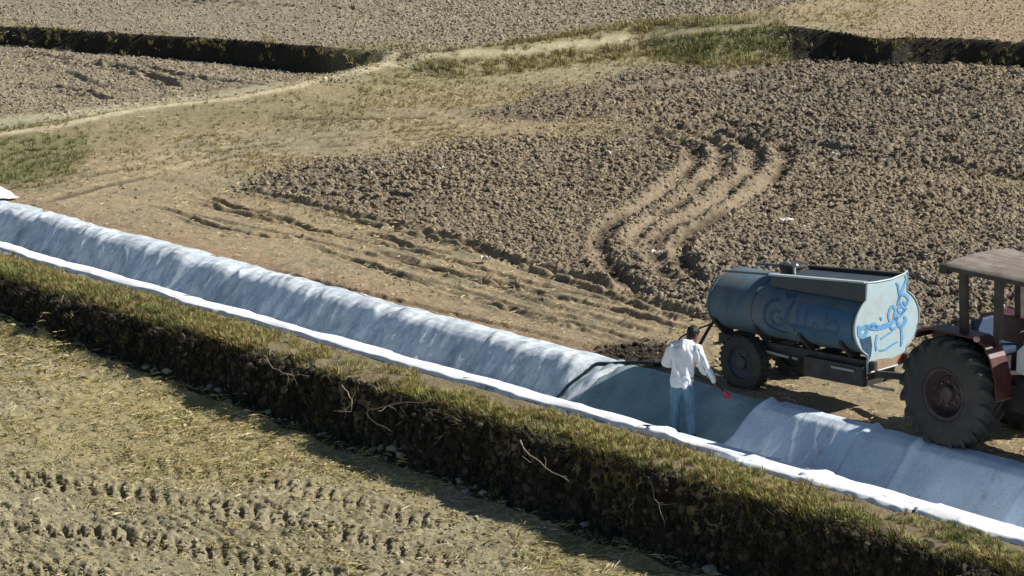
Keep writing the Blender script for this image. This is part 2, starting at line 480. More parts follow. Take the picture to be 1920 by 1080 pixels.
def link(name, me, parent=None, mat=None, smooth=False):
    o = bpy.data.objects.new(name, me); COL.objects.link(o)
    if parent is not None: o.parent = parent
    if mat is not None and not me.materials: me.materials.append(mat)
    if smooth and len(me.polygons):
        me.polygons.foreach_set('use_smooth', [True] * len(me.polygons))
    return o

def empty(name, loc, rz=0.0):
    o = bpy.data.objects.new(name, None); COL.objects.link(o)
    o.location = loc; o.rotation_euler = (0, 0, rz); o.empty_display_size = .2
    return o

def grid_mesh(name, X, Y, Zc):
    r, c = X.shape
    co = np.stack([X, Y, Zc], -1).reshape(-1, 3).astype(np.float32)
    idx = np.arange(r * c).reshape(r, c)
    q = np.stack([idx[:-1, :-1], idx[:-1, 1:], idx[1:, 1:], idx[1:, :-1]], -1).reshape(-1, 4).astype(np.int32)
    me = bpy.data.meshes.new(name)
    me.vertices.add(len(co)); me.vertices.foreach_set('co', co.ravel())
    me.loops.add(q.size); me.loops.foreach_set('vertex_index', q.ravel())
    me.polygons.add(len(q))
    me.polygons.foreach_set('loop_start', np.arange(0, q.size, 4, dtype=np.int32))
    me.polygons.foreach_set('loop_total', np.full(len(q), 4, np.int32))
    me.update(calc_edges=True)
    return me

def set_col(me, name, arr):
    a = me.attributes.new(name, 'FLOAT_COLOR', 'POINT')
    full = np.ones((len(me.vertices), 4), np.float32); full[:, :3] = arr.reshape(-1, 3)
    a.data.foreach_set('color', full.ravel())

# ------------------------------------------------------------------ the land
def y_of_row(py):
    d = PITCH + math.atan((py - 540) / FPX)
    return CAMH / math.tan(d)
rows = [12, 20, 26, 31] + [y_of_row(v) for v in np.arange(1200, -30, -1.12)] + [y_of_row(v) for v in (-50, -65, -85, -110, -150, -200, -260, -330)] + [170, 240, 400, 900]
rows = np.array(sorted(rows))
cols = np.concatenate([[-6, -3, -1.5, -.8, -.45, -.34, -.29, -.25], np.arange(-520, 521, 1)[:0],
                       np.linspace(-.225, .225, 1020), [.25, .29, .34, .45, .8, 1.5, 3, 6]])
Ug, Yg = np.meshgrid(cols, rows)
Xg = Ug * Yg
def surface(x, y):
    z0 = ground_z(x, y)
    Zn = zones(x, y, z0)
    R, fur = rough_of(Zn, x, y)
    dz, flat, damp = ruts_z(x, y)
    Zn['damp'] = damp
    R2 = R * (1 - .55 * flat)
    wx = x + (vnoise(x * 3, y * 3, 91) - .5) * .12; wy = y + (vnoise(x * 3, y * 3, 92) - .5) * .12
    c1 = clods(wx, wy, .165, 101) * .75
    c2 = clods(wx + 5, wy + 3, .092, 131) * 1.1
    c3 = clods(wx + 9, wy + 1, .06, 161) * .8
    lump = np.maximum(c1 * sstep(.35, .8, R2) * sstep(.35, .6, vnoise(x * 1.2, y * 1.2, 93)), c2) + c3 * .9 - .045
    # furrow slices of the lower field: short broken ridges
    fy = x * .93 + y * .36
    fx = -x * .36 + y * .93
    slice_ = clods(Zn['s'] * .42 + (vnoise(x * 2, y * 2, 204) - .5) * .1, Zn['p'] * 1.1 + (vnoise(x * .9, y * .9, 205) - .5) * .25, .095, 202) * sstep(.25, .6, vnoise(x * 1.6, y * 1.6, 201)) * 1.35 + clods(wx + 3, wy, .08, 203) * .45 - .05
    zz = z0 + dz + lump * R2 * (.95 + .4 * sstep(900, 1500, Zn['px'])) * (1 - .8 * fur) + slice_ * fur * .55
    fb = x * .30 + y * .95 + (fbm(x * .25, y * .25, 96, 2) - .5) * 2.0
    zz += .035 * np.sin(fb * 2 * math.pi / .62) * Zn['plough'] * sstep(.35, .65, vnoise(x * .35, y * .5, 97)) * (1 - flat)
    zz += (fbm(x * 6, y * 6, 95, 3) - .5) * .05 * (.4 + R2)
    s, p = to_sp(x, y)
    inside = (p > -.42) & (p < 2.06)
    zz = np.where(inside, z0 - .02, zz)
    return zz, z0, Zn, R2, fur, flat
Zg, Z0g, ZN, RG, FUR, FLAT = surface(Xg, Yg)
# raggedness of the near bank face
bank_m = ((ZN['p'] < -1.62) & (ZN['p'] > -2.0))
me = grid_mesh('ground', Xg, Yg, Zg)
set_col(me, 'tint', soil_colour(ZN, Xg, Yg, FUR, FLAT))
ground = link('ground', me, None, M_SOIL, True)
tag(ground, 'bare terraced farmland with ploughed soil, wheel ruts and dry trodden earth', 'ground', kind='structure')

# ------------------------------------------------------------------ scattered stuff by geometry nodes
def scatter(name, templates, pos, rot, scl, tint, label, cat):
    me = bpy.data.meshes.new(name)
    n = len(pos)
    me.vertices.add(n); me.vertices.foreach_set('co', np.asarray(pos, np.float32).ravel())
    for an, arr, ty, key in (('turn', rot, 'FLOAT_VECTOR', 'vector'), ('size', scl, 'FLOAT_VECTOR', 'vector')):
        a = me.attributes.new(an, ty, 'POINT'); a.data.foreach_set(key, np.asarray(arr, np.float32).ravel())
    set_col(me, 'tint', np.asarray(tint))
    a = me.attributes.new('kindno', 'INT', 'POINT'); a.data.foreach_set('value', rng.integers(0, len(templates), n).astype(np.int32))
    o = link(name, me)
    ng = bpy.data.node_groups.new(name + '_nodes', 'GeometryNodeTree')
    ng.interface.new_socket('Geometry', in_out='INPUT', socket_type='NodeSocketGeometry')
    ng.interface.new_socket('Geometry', in_out='OUTPUT', socket_type='NodeSocketGeometry')
    gi = ng.nodes.new('NodeGroupInput'); go = ng.nodes.new('NodeGroupOutput')
    jn = ng.nodes.new('GeometryNodeJoinGeometry')
    for tmpl in reversed(templates):
        oi = ng.nodes.new('GeometryNodeObjectInfo'); oi.inputs['Object'].default_value = tmpl
        oi.inputs['As Instance'].default_value = True
        ng.links.new(oi.outputs['Geometry'], jn.inputs[0])
    ip = ng.nodes.new('GeometryNodeInstanceOnPoints')
    ip.inputs['Pick Instance'].default_value = True
    def named(nm, ty):
        a = ng.nodes.new('GeometryNodeInputNamedAttribute'); a.data_type = ty; a.inputs[0].default_value = nm
        return a.outputs[0]
    e2r = ng.nodes.new('FunctionNodeEulerToRotation')
    ng.links.new(named('turn', 'FLOAT_VECTOR'), e2r.inputs[0])
    ng.links.new(gi.outputs[0], ip.inputs['Points']); ng.links.new(jn.outputs[0], ip.inputs['Instance'])
    ng.links.new(named('kindno', 'INT'), ip.inputs['Instance Index'])
    ng.links.new(e2r.outputs[0], ip.inputs['Rotation']); ng.links.new(named('size', 'FLOAT_VECTOR'), ip.inputs['Scale'])
    ng.links.new(ip.outputs[0], go.inputs[0])
    md = o.modifiers.new('scatter', 'NODES'); md.node_group = ng
    return tag(o, label, cat, kind='stuff')

def template(name, verts, faces, mat):
    me = bpy.data.meshes.new(name); me.from_pydata([tuple(v) for v in verts], [], faces); me.update()
    me.materials.append(mat)
    return bpy.data.objects.new(name, me)

def clod_template(i):
    bm = bmesh.new(); bmesh.ops.create_icosphere(bm, subdivisions=2, radius=1)
    r = random.Random(i)
    off = Vector((r.uniform(0, 50), r.uniform(0, 50), r.uniform(0, 50)))
    from mathutils import noise
    planes = [(Vector((r.uniform(-1, 1), r.uniform(-1, 1), r.uniform(-.3, 1))).normalized(), r.uniform(.5, .85)) for _ in range(7)]
    for v in bm.verts:
        v.co *= 1 + .35 * noise.noise(v.co * 1.7 + off)
        for nn, d in planes:
            e = v.co.dot(nn) - d
            if e > 0: v.co -= nn * e
        v.co.z *= .75
    me = bpy.data.meshes.new('clod'); bm.to_mesh(me); bm.free(); me.materials.append(M_CLOD)
    return bpy.data.objects.new('clod', me)
CLODS = [clod_template(i) for i in range(6)]

def tuft_template(i, nbl=16, h=1.0, spread=.5, width=.05, lean=.6):
    r = random.Random(100 + i); V = []; F = []
    for k in range(nbl):
        a = r.uniform(0, 2 * math.pi); rad = r.uniform(0, spread) * .6
        bx, by = math.cos(a) * rad, math.sin(a) * rad
        a2 = a + r.uniform(-1, 1); le = r.uniform(.15, 1) * lean; hh = h * r.uniform(.5, 1)
        dx, dy = math.cos(a2), math.sin(a2); wx, wy = -dy * width / 2, dx * width / 2
        b = len(V)
        mid = (bx + dx * le * .35, by + dy * le * .35, hh * .6); tip = (bx + dx * le, by + dy * le, hh * (1 - .25 * le))
        V += [(bx - wx, by - wy, -.05), (bx + wx, by + wy, -.05), (mid[0] - wx * .8, mid[1] - wy * .8, mid[2]), (mid[0] + wx * .8, mid[1] + wy * .8, mid[2]), tip]
        F += [(b, b + 1, b + 3, b + 2), (b + 2, b + 3, b + 4)]
    return template('tuft', V, F, M_BLADE)
TUFTS = [tuft_template(i) for i in range(5)]
FLATT = [tuft_template(20 + i, 14, .35, .9, .035, 1.4) for i in range(4)]
# loose straws lying down
def straw_template(i):
    r = random.Random(300 + i); V = []; F = []
    for k in range(5):
        a = r.uniform(-.9, .9); cx, cy = r.uniform(-1, 1), r.uniform(-1, 1); L = r.uniform(.3, .9); w = .035
        dx, dy = math.cos(a) * L, math.sin(a) * L; wx, wy = -math.sin(a) * w, math.cos(a) * w
        z0, z1 = r.uniform(0, .12), r.uniform(0, .3); b = len(V)
        V += [(cx - dx - wx, cy - dy - wy, z0), (cx - dx + wx, cy - dy + wy, z0), (cx + dx + wx, cy + dy + wy, z1), (cx + dx - wx, cy + dy - wy, z1), (cx, cy, max(z0, z1) + .08)]
        F += [(b, b + 1, b + 4), (b + 1, b + 2, b + 4), (b + 2, b + 3, b + 4), (b + 3, b, b + 4)]
    return template('straw', V, F, M_BLADE)
STRAWS = [straw_template(i) for i in range(4)]

def sample_world(n, ylo, yhi, edge=.2):
    """random ground points of even density"""
    y = np.sqrt(rng.uniform(ylo ** 2, yhi ** 2, n)); x = rng.uniform(-edge, edge, n) * y
    return x, y

def euler_rand(n, tilt):
    return np.stack([rng.uniform(-tilt, tilt, n), rng.uniform(-tilt, tilt, n), rng.uniform(0, 6.283, n)], -1)

def do_scatter():
    # clods
    x, y = sample_world(520000, 35, 100, .185)
    z, z0, Z, R, fur, flat = surface(x, y)
    p = Z['p']; s = Z['s']
    near = np.clip(55 / y, .4, 1.2)
    dens = np.clip((R - .10) * 1.9, 0, 1) * (1 - .8 * flat) * near
    dens = np.where((p > -.6) & (p < 2.3), 0, dens)
    dens = np.where((p < -.5) & (p > -2.5), dens * .3, dens)
    stp_ = np.interp(x, CRX, CRW) < .9
    dens = np.where(Z['bank'] > .3, np.where(stp_, .55, dens * .2), dens)
    dens = np.maximum(dens, .22 * ((p < -1.95) & (p > -2.5)))
    dens = np.where(p < -2.5, dens * .3, dens)
    k = rng.uniform(0, 1, len(x)) < dens
    x, y, z, R, fur, flat = x[k], y[k], z[k], R[k], fur[k], flat[k]
    Zk = {a: b[k] for a, b in Z.items()}
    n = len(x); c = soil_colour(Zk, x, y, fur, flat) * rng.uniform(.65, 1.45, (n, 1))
    sz = (.013 + .034 * rng.uniform(0, 1, n) ** 3) * (.8 + .5 * R) * np.where(p[k] < -1, .8, 1)
    sc = np.stack([sz * rng.uniform(.8, 1.4, n), sz * rng.uniform(.8, 1.4, n), sz * rng.uniform(.8, 1.3, n)], -1)
    scatter('soil_clods', CLODS, np.stack([x, y, z + sz * .25], -1), euler_rand(n, .6), sc, c,
            'loose broken clods of dry brown soil lying all over the ploughed ground', 'soil clods')
    print('clods', n)
    # green and yellow grass along the near bank
    n = 30000
    s = rng.uniform(-7, 28, n); u = rng.beta(2.2, 1.4, n); p = -.50 - u * 1.10
    lowf = rng.uniform(0, 1, n) < .12
    p = np.where(lowf, -1.55 - rng.uniform(0, .45, n), p)
    x = A0[0] + s * T[0] + p * N[0]; y = A0[1] + s * T[1] + p * N[1]
    z = surface(x, y)[0]
    pn = fbm(s * .7, p * 1.5, 301, 3)
    k = (rng.uniform(0, 1, n) < sstep(.28, .50, pn) + .1 * (p < -1.3)) * (rng.uniform(0, 1, n) < np.where(p < -1.6, np.where(s > 19, .15, .08), 1))
    s, p, x, y, z, pn = s[k], p[k], x[k], y[k], z[k], pn[k]; n = len(s)
    hgt = (.035 + .11 * rng.uniform(0, 1, n) ** 2) * (1 + .35 * (p < -1.2))
    t = rng.uniform(0, 1, n); hue = fbm(s * .5, p, 302, 3)
    c = np.zeros((n, 3)) + [.24, .235, .075]
    c = mix(c, [.15, .18, .055], sstep(.55, .7, hue)); c = mix(c, [.36, .29, .13], sstep(.46, .52, t) * .85); c = mix(c, [.22, .13, .07], sstep(.9, .92, t))
    c = c * np.where(p < -1.52, .45, 1.0)[:, None]  # tufts on the face darkened, bank shade put into their colour
    rt = euler_rand(n, .35)
    sc = np.stack([hgt * 1.1, hgt * 1.1, hgt], -1)
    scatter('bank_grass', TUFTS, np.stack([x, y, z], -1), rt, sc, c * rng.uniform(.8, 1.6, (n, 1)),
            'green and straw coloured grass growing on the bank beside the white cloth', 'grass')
    print('bank grass', n)
    # crumbled earth and hanging weeds on the shaded bank face
    n = 26000
    s = rng.uniform(-7, 28, n); p = -1.35 - rng.uniform(0, .75, n)
    x = A0[0] + s * T[0] + p * N[0]; y = A0[1] + s * T[1] + p * N[1]
    z = ground_z(x, y); zt = ground_z(x - N[0] * .04, y - N[1] * .04)
    steepness = np.abs(z - zt)
    k = (rng.uniform(0, 1, n) < np.clip(steepness * 12, .10, 1)); s, p, x, y, z = s[k], p[k], x[k], y[k], z[k]; n = len(s)
    sz = .02 + .06 * rng.uniform(0, 1, n) ** 2.5
    c = np.zeros((n, 3)) + [.036, .031, .024]  # lumps coloured near black to carry the bank's shade
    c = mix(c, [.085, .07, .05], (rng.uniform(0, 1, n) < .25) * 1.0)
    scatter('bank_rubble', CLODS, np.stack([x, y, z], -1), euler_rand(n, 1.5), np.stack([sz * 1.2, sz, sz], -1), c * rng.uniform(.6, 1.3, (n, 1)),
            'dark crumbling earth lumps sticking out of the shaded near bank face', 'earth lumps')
    n = 5200
    s = rng.uniform(-7, 28, n); p = -1.45 - rng.uniform(0, .45, n) ** 1.0
    cl = fbm(s * 1.1, p * 2, 331, 3)
    k = rng.uniform(0, 1, n) < sstep(.50, .68, cl) * .7; s, p, cl = s[k], p[k], cl[k]; n = len(s)
    x = A0[0] + s * T[0] + p * N[0]; y = A0[1] + s * T[1] + p * N[1]; z = ground_z(x, y)
    h = .07 + .16 * rng.uniform(0, 1, n) ** 1.5
    rt = np.stack([rng.uniform(-.4, .4, n) + .5, rng.uniform(-.4, .4, n), rng.uniform(-.5, .5, n) + ANG], -1)
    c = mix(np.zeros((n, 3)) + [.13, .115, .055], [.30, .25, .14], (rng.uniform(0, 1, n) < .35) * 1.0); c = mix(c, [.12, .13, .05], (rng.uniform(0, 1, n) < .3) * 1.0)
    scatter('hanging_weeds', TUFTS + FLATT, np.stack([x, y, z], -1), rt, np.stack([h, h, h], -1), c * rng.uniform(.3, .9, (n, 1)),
            'straggling dry weeds and roots hanging over the crest of the near bank', 'weeds')
    # grasses of the far path, slopes and patches
    x, y = sample_world(90000, 50, 92, .185)
    z, z0, Z, R, fur, flat = surface(x, y)
    nb = fbm(x * .5, y * .5, 303, 3)
    d, _, _ = seg_dist(x, y, BERM)
    steep = (np.interp(x, CRX, CRW) < .9) & (Z['bank'] > .02)
    dens = np.maximum(Z['green'], Z['bank'] * .9) * (1 - .99 * steep)
    mid = (1 - Z['plough']) * (1 - Z['bfield']) * (1 - Z['terr_l']) * (1 - Z['terr_r'])
    dens = np.maximum(dens, mid * (.12 + .5 * sstep(.45, .62, nb)) * sstep(4, 9, Z['p']))
    d2, _, _ = seg_dist(x, y, PATH_UP); d3, _, _ = seg_dist(x, y, BAND)
    dens = np.maximum(dens, .8 * np.exp(-((d - .9) / .5) ** 2) * sstep(.4, .6, nb))
    dens = np.where((d < .35) | (d2 < .3) | (d3 < .6), dens * .12, dens) * np.where(Z['green'] > .2, .7, 1)
    dens = np.where(Z['p'] < 2.3, 0, dens)
    k = rng.uniform(0, 1, len(x)) < dens
    Zk = {a: b[k] for a, b in Z.items()}; x, y, z = x[k], y[k], z[k]; n = len(x)
    t = rng.uniform(0, 1, n)
    c = np.zeros((n, 3)) + [.34, .28, .125]
    c = mix(c, [.27, .26, .11], np.clip(Zk['green'] * 1.1 + .35 * (t < .3), 0, 1))
    c = mix(c, [.19, .22, .08], Zk['green'] * (t > .6) * .8)
    h = (.05 + .06 * rng.uniform(0, 1, n)) * (1 + 1.0 * Zk['bank'] + .4 * Zk['green'])
    scatter('dry_grass', TUFTS, np.stack([x, y, z], -1), euler_rand(n, .4), np.stack([h * 1.3, h * 1.3, h], -1), c * rng.uniform(.75, 1.2, (n, 1)),
            'short dry grass on the far path, terrace slopes and headland', 'grass')
    print('dry grass', n)
    # straw and stubble of the lower field
    x, y = sample_world(60000, 35, 57, .185)
    z, z0, Z, R, fur, flat = surface(x, y)
    nb = fbm(x * .6, y * .6, 304, 3)
    dens = (Z['p'] < -2.0) * (1 - .75 * np.clip(fur, 0, 1)) * (.35 + 1.2 * sstep(.4, .6, nb))
    k = rng.uniform(0, 1, len(x)) < dens
    x, y, z = x[k], y[k], z[k]; n = len(x); t = rng.uniform(0, 1, n)
    c = np.zeros((n, 3)) + [.41, .325, .14]
    c = mix(c, [.56, .49, .30], (t > .82) * 1.0); c = mix(c, [.30, .27, .11], (t < .3) * 1.0)
    h = .045 + .06 * rng.uniform(0, 1, n)
    scatter('straw_litter', STRAWS + FLATT, np.stack([x, y, z + .01], -1), euler_rand(n, .25), np.stack([h * 1.3, h * 1.3, h], -1), c * rng.uniform(.75, 1.15, (n, 1)),
            'yellow straw and flattened stubble strewn over the lower field in front', 'straw')
    print('straw', n)
    # straw over the trodden strip beyond the canal
    x, y = sample_world(40000, 40, 80, .185)
    z, z0, Z, R, fur, flat = surface(x, y)
    dens = (Z['p'] > 2.15) * (1 - Z['terr_l']) * (.05 + .35 * (1 - Z['plough']) * sstep(.4, .6, fbm(x * .7, y * .7, 305, 3)))
    k = rng.uniform(0, 1, len(x)) < dens
    x, y, z = x[k], y[k], z[k]; n = len(x)
    c = np.zeros((n, 3)) + [.52, .42, .25]; h = .03 + .05 * rng.uniform(0, 1, n)
    scatter('straw_scraps', STRAWS, np.stack([x, y, z + .015], -1), euler_rand(n, .25), np.stack([h * 1.3, h * 1.3, h], -1), c * rng.uniform(.8, 1.3, (n, 1)),
            'pale bits of straw scattered over the soil beyond the canal', 'straw')
do_scatter()

#@@OBJECTS
# ------------------------------------------------------------------ the cloth lining the canal
def cloth_mat(name, wet=0.0, tintc=(.88, .93, .96), stained=True):
    m, nt, b = new_mat(name); L = nt.links
    tc = nt.nodes.new('ShaderNodeTexCoord')
    def noise(scale, stretch, detail=5, rough=.6):
        mp = nt.nodes.new('ShaderNodeMapping'); mp.inputs['Scale'].default_value = stretch
        L.new(tc.outputs['Object'], mp.inputs[0])
        n = nt.nodes.new('ShaderNodeTexNoise'); n.inputs['Scale'].default_value = scale; n.inputs['Detail'].default_value = detail; n.inputs['Roughness'].default_value = rough
        L.new(mp.outputs[0], n.inputs['Vector']); return n
    def ramp(src, p0, p1, c0, c1):
        r = nt.nodes.new('ShaderNodeValToRGB'); r.color_ramp.elements[0].position = p0; r.color_ramp.elements[1].position = p1
        r.color_ramp.elements[0].color = (*c0, 1); r.color_ramp.elements[1].color = (*c1, 1)
        L.new(src, r.inputs[0]); return r.outputs[0]
    def mul(a, c):
        x = nt.nodes.new('ShaderNodeMix'); x.data_type = 'RGBA'; x.blend_type = 'MULTIPLY'; x.inputs[0].default_value = 1
        L.new(a, x.inputs[6]); L.new(c, x.inputs[7]); return x.outputs[2]
    big = ramp(noise(1.3, (1, 1, 1)).outputs[0], .35, .7, tuple(c * .72 for c in tintc), tintc)
    streak = ramp(noise(3.2, (1.3, .45, .45), 8, .75).outputs[0], .34, .60, (.50, .55, .60), (1, 1, 1))
    fine = ramp(noise(22, (1, 1, 1), 6, .75).outputs[0], .34, .52, (.84, .85, .86), (1, 1, 1))
    dirt = ramp(noise(2.6, (1, .7, 1), 8, .8).outputs[0], .56, .74, (1, 1, 1), (.50, .44, .38))
    sp = nt.nodes.new('ShaderNodeSeparateXYZ'); L.new(tc.outputs['Object'], sp.inputs[0])
    rm = nt.nodes.new('ShaderNodeMapRange'); rm.inputs[1].default_value = 1.30; rm.inputs[2].default_value = 1.75; rm.inputs[3].default_value = 1; rm.inputs[4].default_value = .15; L.new(sp.outputs[1], rm.inputs[0])
    grime = ramp(noise(4.2, (1, .5, .5), 9, .8).outputs[0], .40, .60, (.56, .63, .69), (1, 1, 1))
    gm = nt.nodes.new('ShaderNodeMix'); gm.data_type = 'RGBA'; gm.blend_type = 'MULTIPLY'
    L.new(rm.outputs[0], gm.inputs[0]); L.new(mul(mul(big, streak), fine), gm.inputs[6]); L.new(grime, gm.inputs[7])
    c = mul(gm.outputs[2], dirt) if stained else mul(mul(big, fine), dirt)
    if wet:
        wc = ramp(noise(1.8, (1, .5, 1), 5, .6).outputs[0], .35, .65, (.30, .385, .40), (.44, .53, .55))
        c = mul(c, wc)
    L.new(c, b.inputs['Base Color'])
    b.inputs['Roughness'].default_value = .38 if wet else .85
    b.inputs['Specular IOR Level'].default_value = .5 if wet else .2
    w = noise(5.5, (1.2, .35, .35), 6, .6)
    bp = nt.nodes.new('ShaderNodeBump'); bp.inputs['Strength'].default_value = .6; bp.inputs['Distance'].default_value = .05
    L.new(w.outputs[0], bp.inputs['Height']); L.new(bp.outputs[0], b.inputs['Normal'])
    return m
M_CLOTH = cloth_mat('white_cloth')
M_CLOTH_FLAT = cloth_mat('smooth_cloth', 0, (.78, .88, .96), False)
M_HEM = paint('hem_cloth', (.90, .90, .89), (.72, .72, .72), .9, 7, .8, .25, dirt=(.5, .47, .44), dirt_amount=.35)
M_WET = cloth_mat('wet_cloth', 1, (.85, .93, .90), False)

def cloth_z(s, p):
    z = canal_profile(p, s)
    slope = sstep(1.0, 1.3, p) * (1 - sstep(1.75, 2.0, p))
    # folds running down the slope, sag and puckers
    wav = (vnoise(s * 1.7 + p * .5, p * .5, 401) - .5) * .035 + (vnoise(s * 4.2 + p * 1.1, p * .9, 402) - .5) * .042 + (vnoise(s * 10 + p * 3, p * 2.2, 403) - .5) * .020
    z = z + wav * (.35 + slope)
    z = z + (vnoise(s * 1.1, p * .3, 404) - .5) * .035 * sstep(1.3, 1.8, p)
    cr_ = 1 - np.abs(2 * vnoise(s * 2.6 + p * 1.6, p * .7 - s * .3, 406) - 1)
    cr2 = 1 - np.abs(2 * vnoise(s * 3.8 - p * 1.2, p * .9 + 3, 407) - 1)
    z = z + (.030 * cr_ ** 9 + .026 * cr2 ** 9) * (.3 + slope)
    z = z + .022 * (vnoise(s * 3.3, p * 6, 405) - .5) * ((p < 0))
    return z

def cloth_sheet(name, s0, s1, lift, mat, label, skew=0.0, skew1=0.0, smooth=1.0, wet_from=None, seed=0, fold=0.0):
    """a length of cloth lying across the canal; skew shifts its far end along s"""
    ns = int((s1 - s0) / (.045 if smooth > .7 else .022)) + 2
    ps = np.concatenate([[-.47, -.455], np.arange(-.44, 2.13, .03), [2.14, 2.155]])
    S, P = np.meshgrid(np.linspace(0, 1, ns), ps, indexing='ij')
    sk = (skew * (1 - S) + skew1 * S) * (P / 2.1 - .3)
    e0 = (vnoise(P * 3, P * 0, seed + 1) - .5) * .07; e1 = (vnoise(P * 3, P * 0, seed + 2) - .5) * .07
    SS = s0 + e0 + sk + S * (s1 - s0 + e1 - e0)
    near = (P < -.2); farr = (P > 1.85)
    PP = P + ((vnoise(SS * 1.3, SS * 0, 411) - .5) * .16 + (vnoise(SS * 5, SS * 0, 412) - .5) * .05) * np.where(farr, (P - 1.85) / .3, 0)
    PP = PP + ((vnoise(SS * .9, SS * 0, 413) - .5) * .20 + (vnoise(SS * 4.0, SS * 0, 414) - .5) * .06) * np.where(near, (-.2 - P) / .27, 0)
    zz = cloth_z(SS, PP)
    base = canal_profile(PP, SS)
    zz = base + (zz - base) * smooth * (.45 if smooth < .7 else 1) + lift
    # thickness seen at the hems
    zz = np.where((P < -.44), zz - .045, zz); zz = np.where(P > 2.13, zz - .045, zz)
    zz[0, :] -= .02; zz[-1, :] -= .02
    if smooth < .7:
        zz = zz + .045 * np.exp(-((SS - (s0 + e0 + sk) - .07) / .055) ** 2) - .02 * np.exp(-((SS - (s0 + e0 + sk) - .22) / .06) ** 2)
    if fold:
        zz = zz + fold * np.exp(-((P + .12) / .09) ** 2)
    mid = (s0 + s1) / 2
    o = link(name, grid_mesh(name, SS - mid, PP, zz), None, mat, True)
    o.location = SPw(mid, 0, 0); o.rotation_euler = (0, 0, ANG)
    return tag(o, label, 'canal cloth', 'cloth lengths lining the canal')

cloth_sheet('canal_cloth', -11, 10.25, .0, M_CLOTH, 'longest white cloth length, wrinkled, running from the left picture edge down the canal', .1, .1, 1.15, seed=1)
cloth_sheet('canal_cloth', 10.1, 13.75, .014, M_CLOTH, 'short dirty wrinkled white cloth length just left of the dark wet one', -.35, .5, 1.1, seed=5)
cloth_sheet('canal_cloth', 13.45, 17.35, .004, M_WET, 'dark wet cloth length in which the man in the white shirt stands', .7, .1, .6, seed=9)
cloth_sheet('canal_cloth', 17.05, 19.2, .034, M_CLOTH_FLAT, 'smooth dry cloth length whose slanting edge overlaps the wet cloth, under the tanker drawbar', .05, .05, .4, seed=13)
cloth_sheet('canal_cloth', 19.1, 20.15, .018, M_CLOTH_FLAT, 'narrow smooth cloth length left of the tractor rear wheel, between two straight seams', .0, .0, .4, seed=15)
cloth_sheet('canal_cloth', 20.05, 22.2, .036, M_CLOTH_FLAT, 'smooth cloth length with dark smudges directly in front of the tractor rear wheel', .0, .05, .5, seed=17)
cloth_sheet('canal_cloth', 22.1, 30, .016, M_CLOTH_FLAT, 'last cloth length, running out of the picture at the lower right', .05, .05, .6, seed=21)

# the dry white hem that lies over the near edge of the wet length
def hem(name, s0, s1, label, seed, lift=.03, w0=-.50, w1=-.02):
    ns = int((s1 - s0) / .04) + 2
    S, Q = np.meshgrid(np.linspace(s0, s1, ns), np.linspace(0, 1, 16), indexing='ij')
    a = w0 + (vnoise(S * 1.1, S * 0, seed) - .5) * .14 + (vnoise(S * 5, S * 0, seed + 1) - .5) * .05
    b = w1 + (vnoise(S * 1.4, S * 0, seed + 2) - .5) * .18 + (vnoise(S * 6, S * 0, seed + 3) - .5) * .05
    P = a + (b - a) * Q
    Z = canal_profile(P) + lift + .022 * np.sin(Q * math.pi) ** .6 + (vnoise(S * 3, Q * 3, seed + 4) - .5) * .03
    Z[:, 0] -= .06; Z[:, -1] -= .05
    mid = (s0 + s1) / 2
    o = link(name, grid_mesh(name, S - mid, P, Z), None, M_HEM, True)
    o.location = SPw(mid, 0, 0); o.rotation_euler = (0, 0, ANG)
    return tag(o, label, 'cloth hem', 'folded white hems along the near canal edge')
hem('folded_hem', -10, 5.9, 'white folded hem along the near canal edge, far left stretch', 501)
hem('folded_hem', 5.8, 12.2, 'white folded hem along the near canal edge, middle stretch left of the hose', 511)
hem('folded_hem', 12.1, 16.9, 'grey smudged hem in front of the dark wet cloth and the man', 521, w1=.0)
hem('folded_hem', 16.8, 18.95, 'narrow white hem below and right of the man, wet cloth showing above it', 531, w0=-.48, w1=-.25)
hem('folded_hem', 19.0, 22.15, 'broad white hem in front of the tractor wheel', 541, w0=-.60, w1=.06)
hem('folded_hem', 22.2, 29, 'broad white hem at the lower right picture edge', 551, w0=-.62, w1=.06)

# crumpled end of cloth at the far left
S_, P_ = np.meshgrid(np.linspace(-.9, .30, 34), np.linspace(-.35, .4, 22), indexing='ij')
zz = .05 + .20 * np.exp(-((S_ + .3) / .4) ** 2 - ((P_ - .1) / .28) ** 2) + (vnoise(S_ * 6, P_ * 6, 601) - .5) * .10
o = link('crumpled_cloth', grid_mesh('crumpled_cloth', S_, P_, zz), None, M_HEM, True)
o.location = SPw(-3.25, 2.0, 0); o.rotation_euler = (0, 0, ANG)
tag(o, 'crumpled heap of white cloth on the far canal edge at the left picture edge', 'cloth')

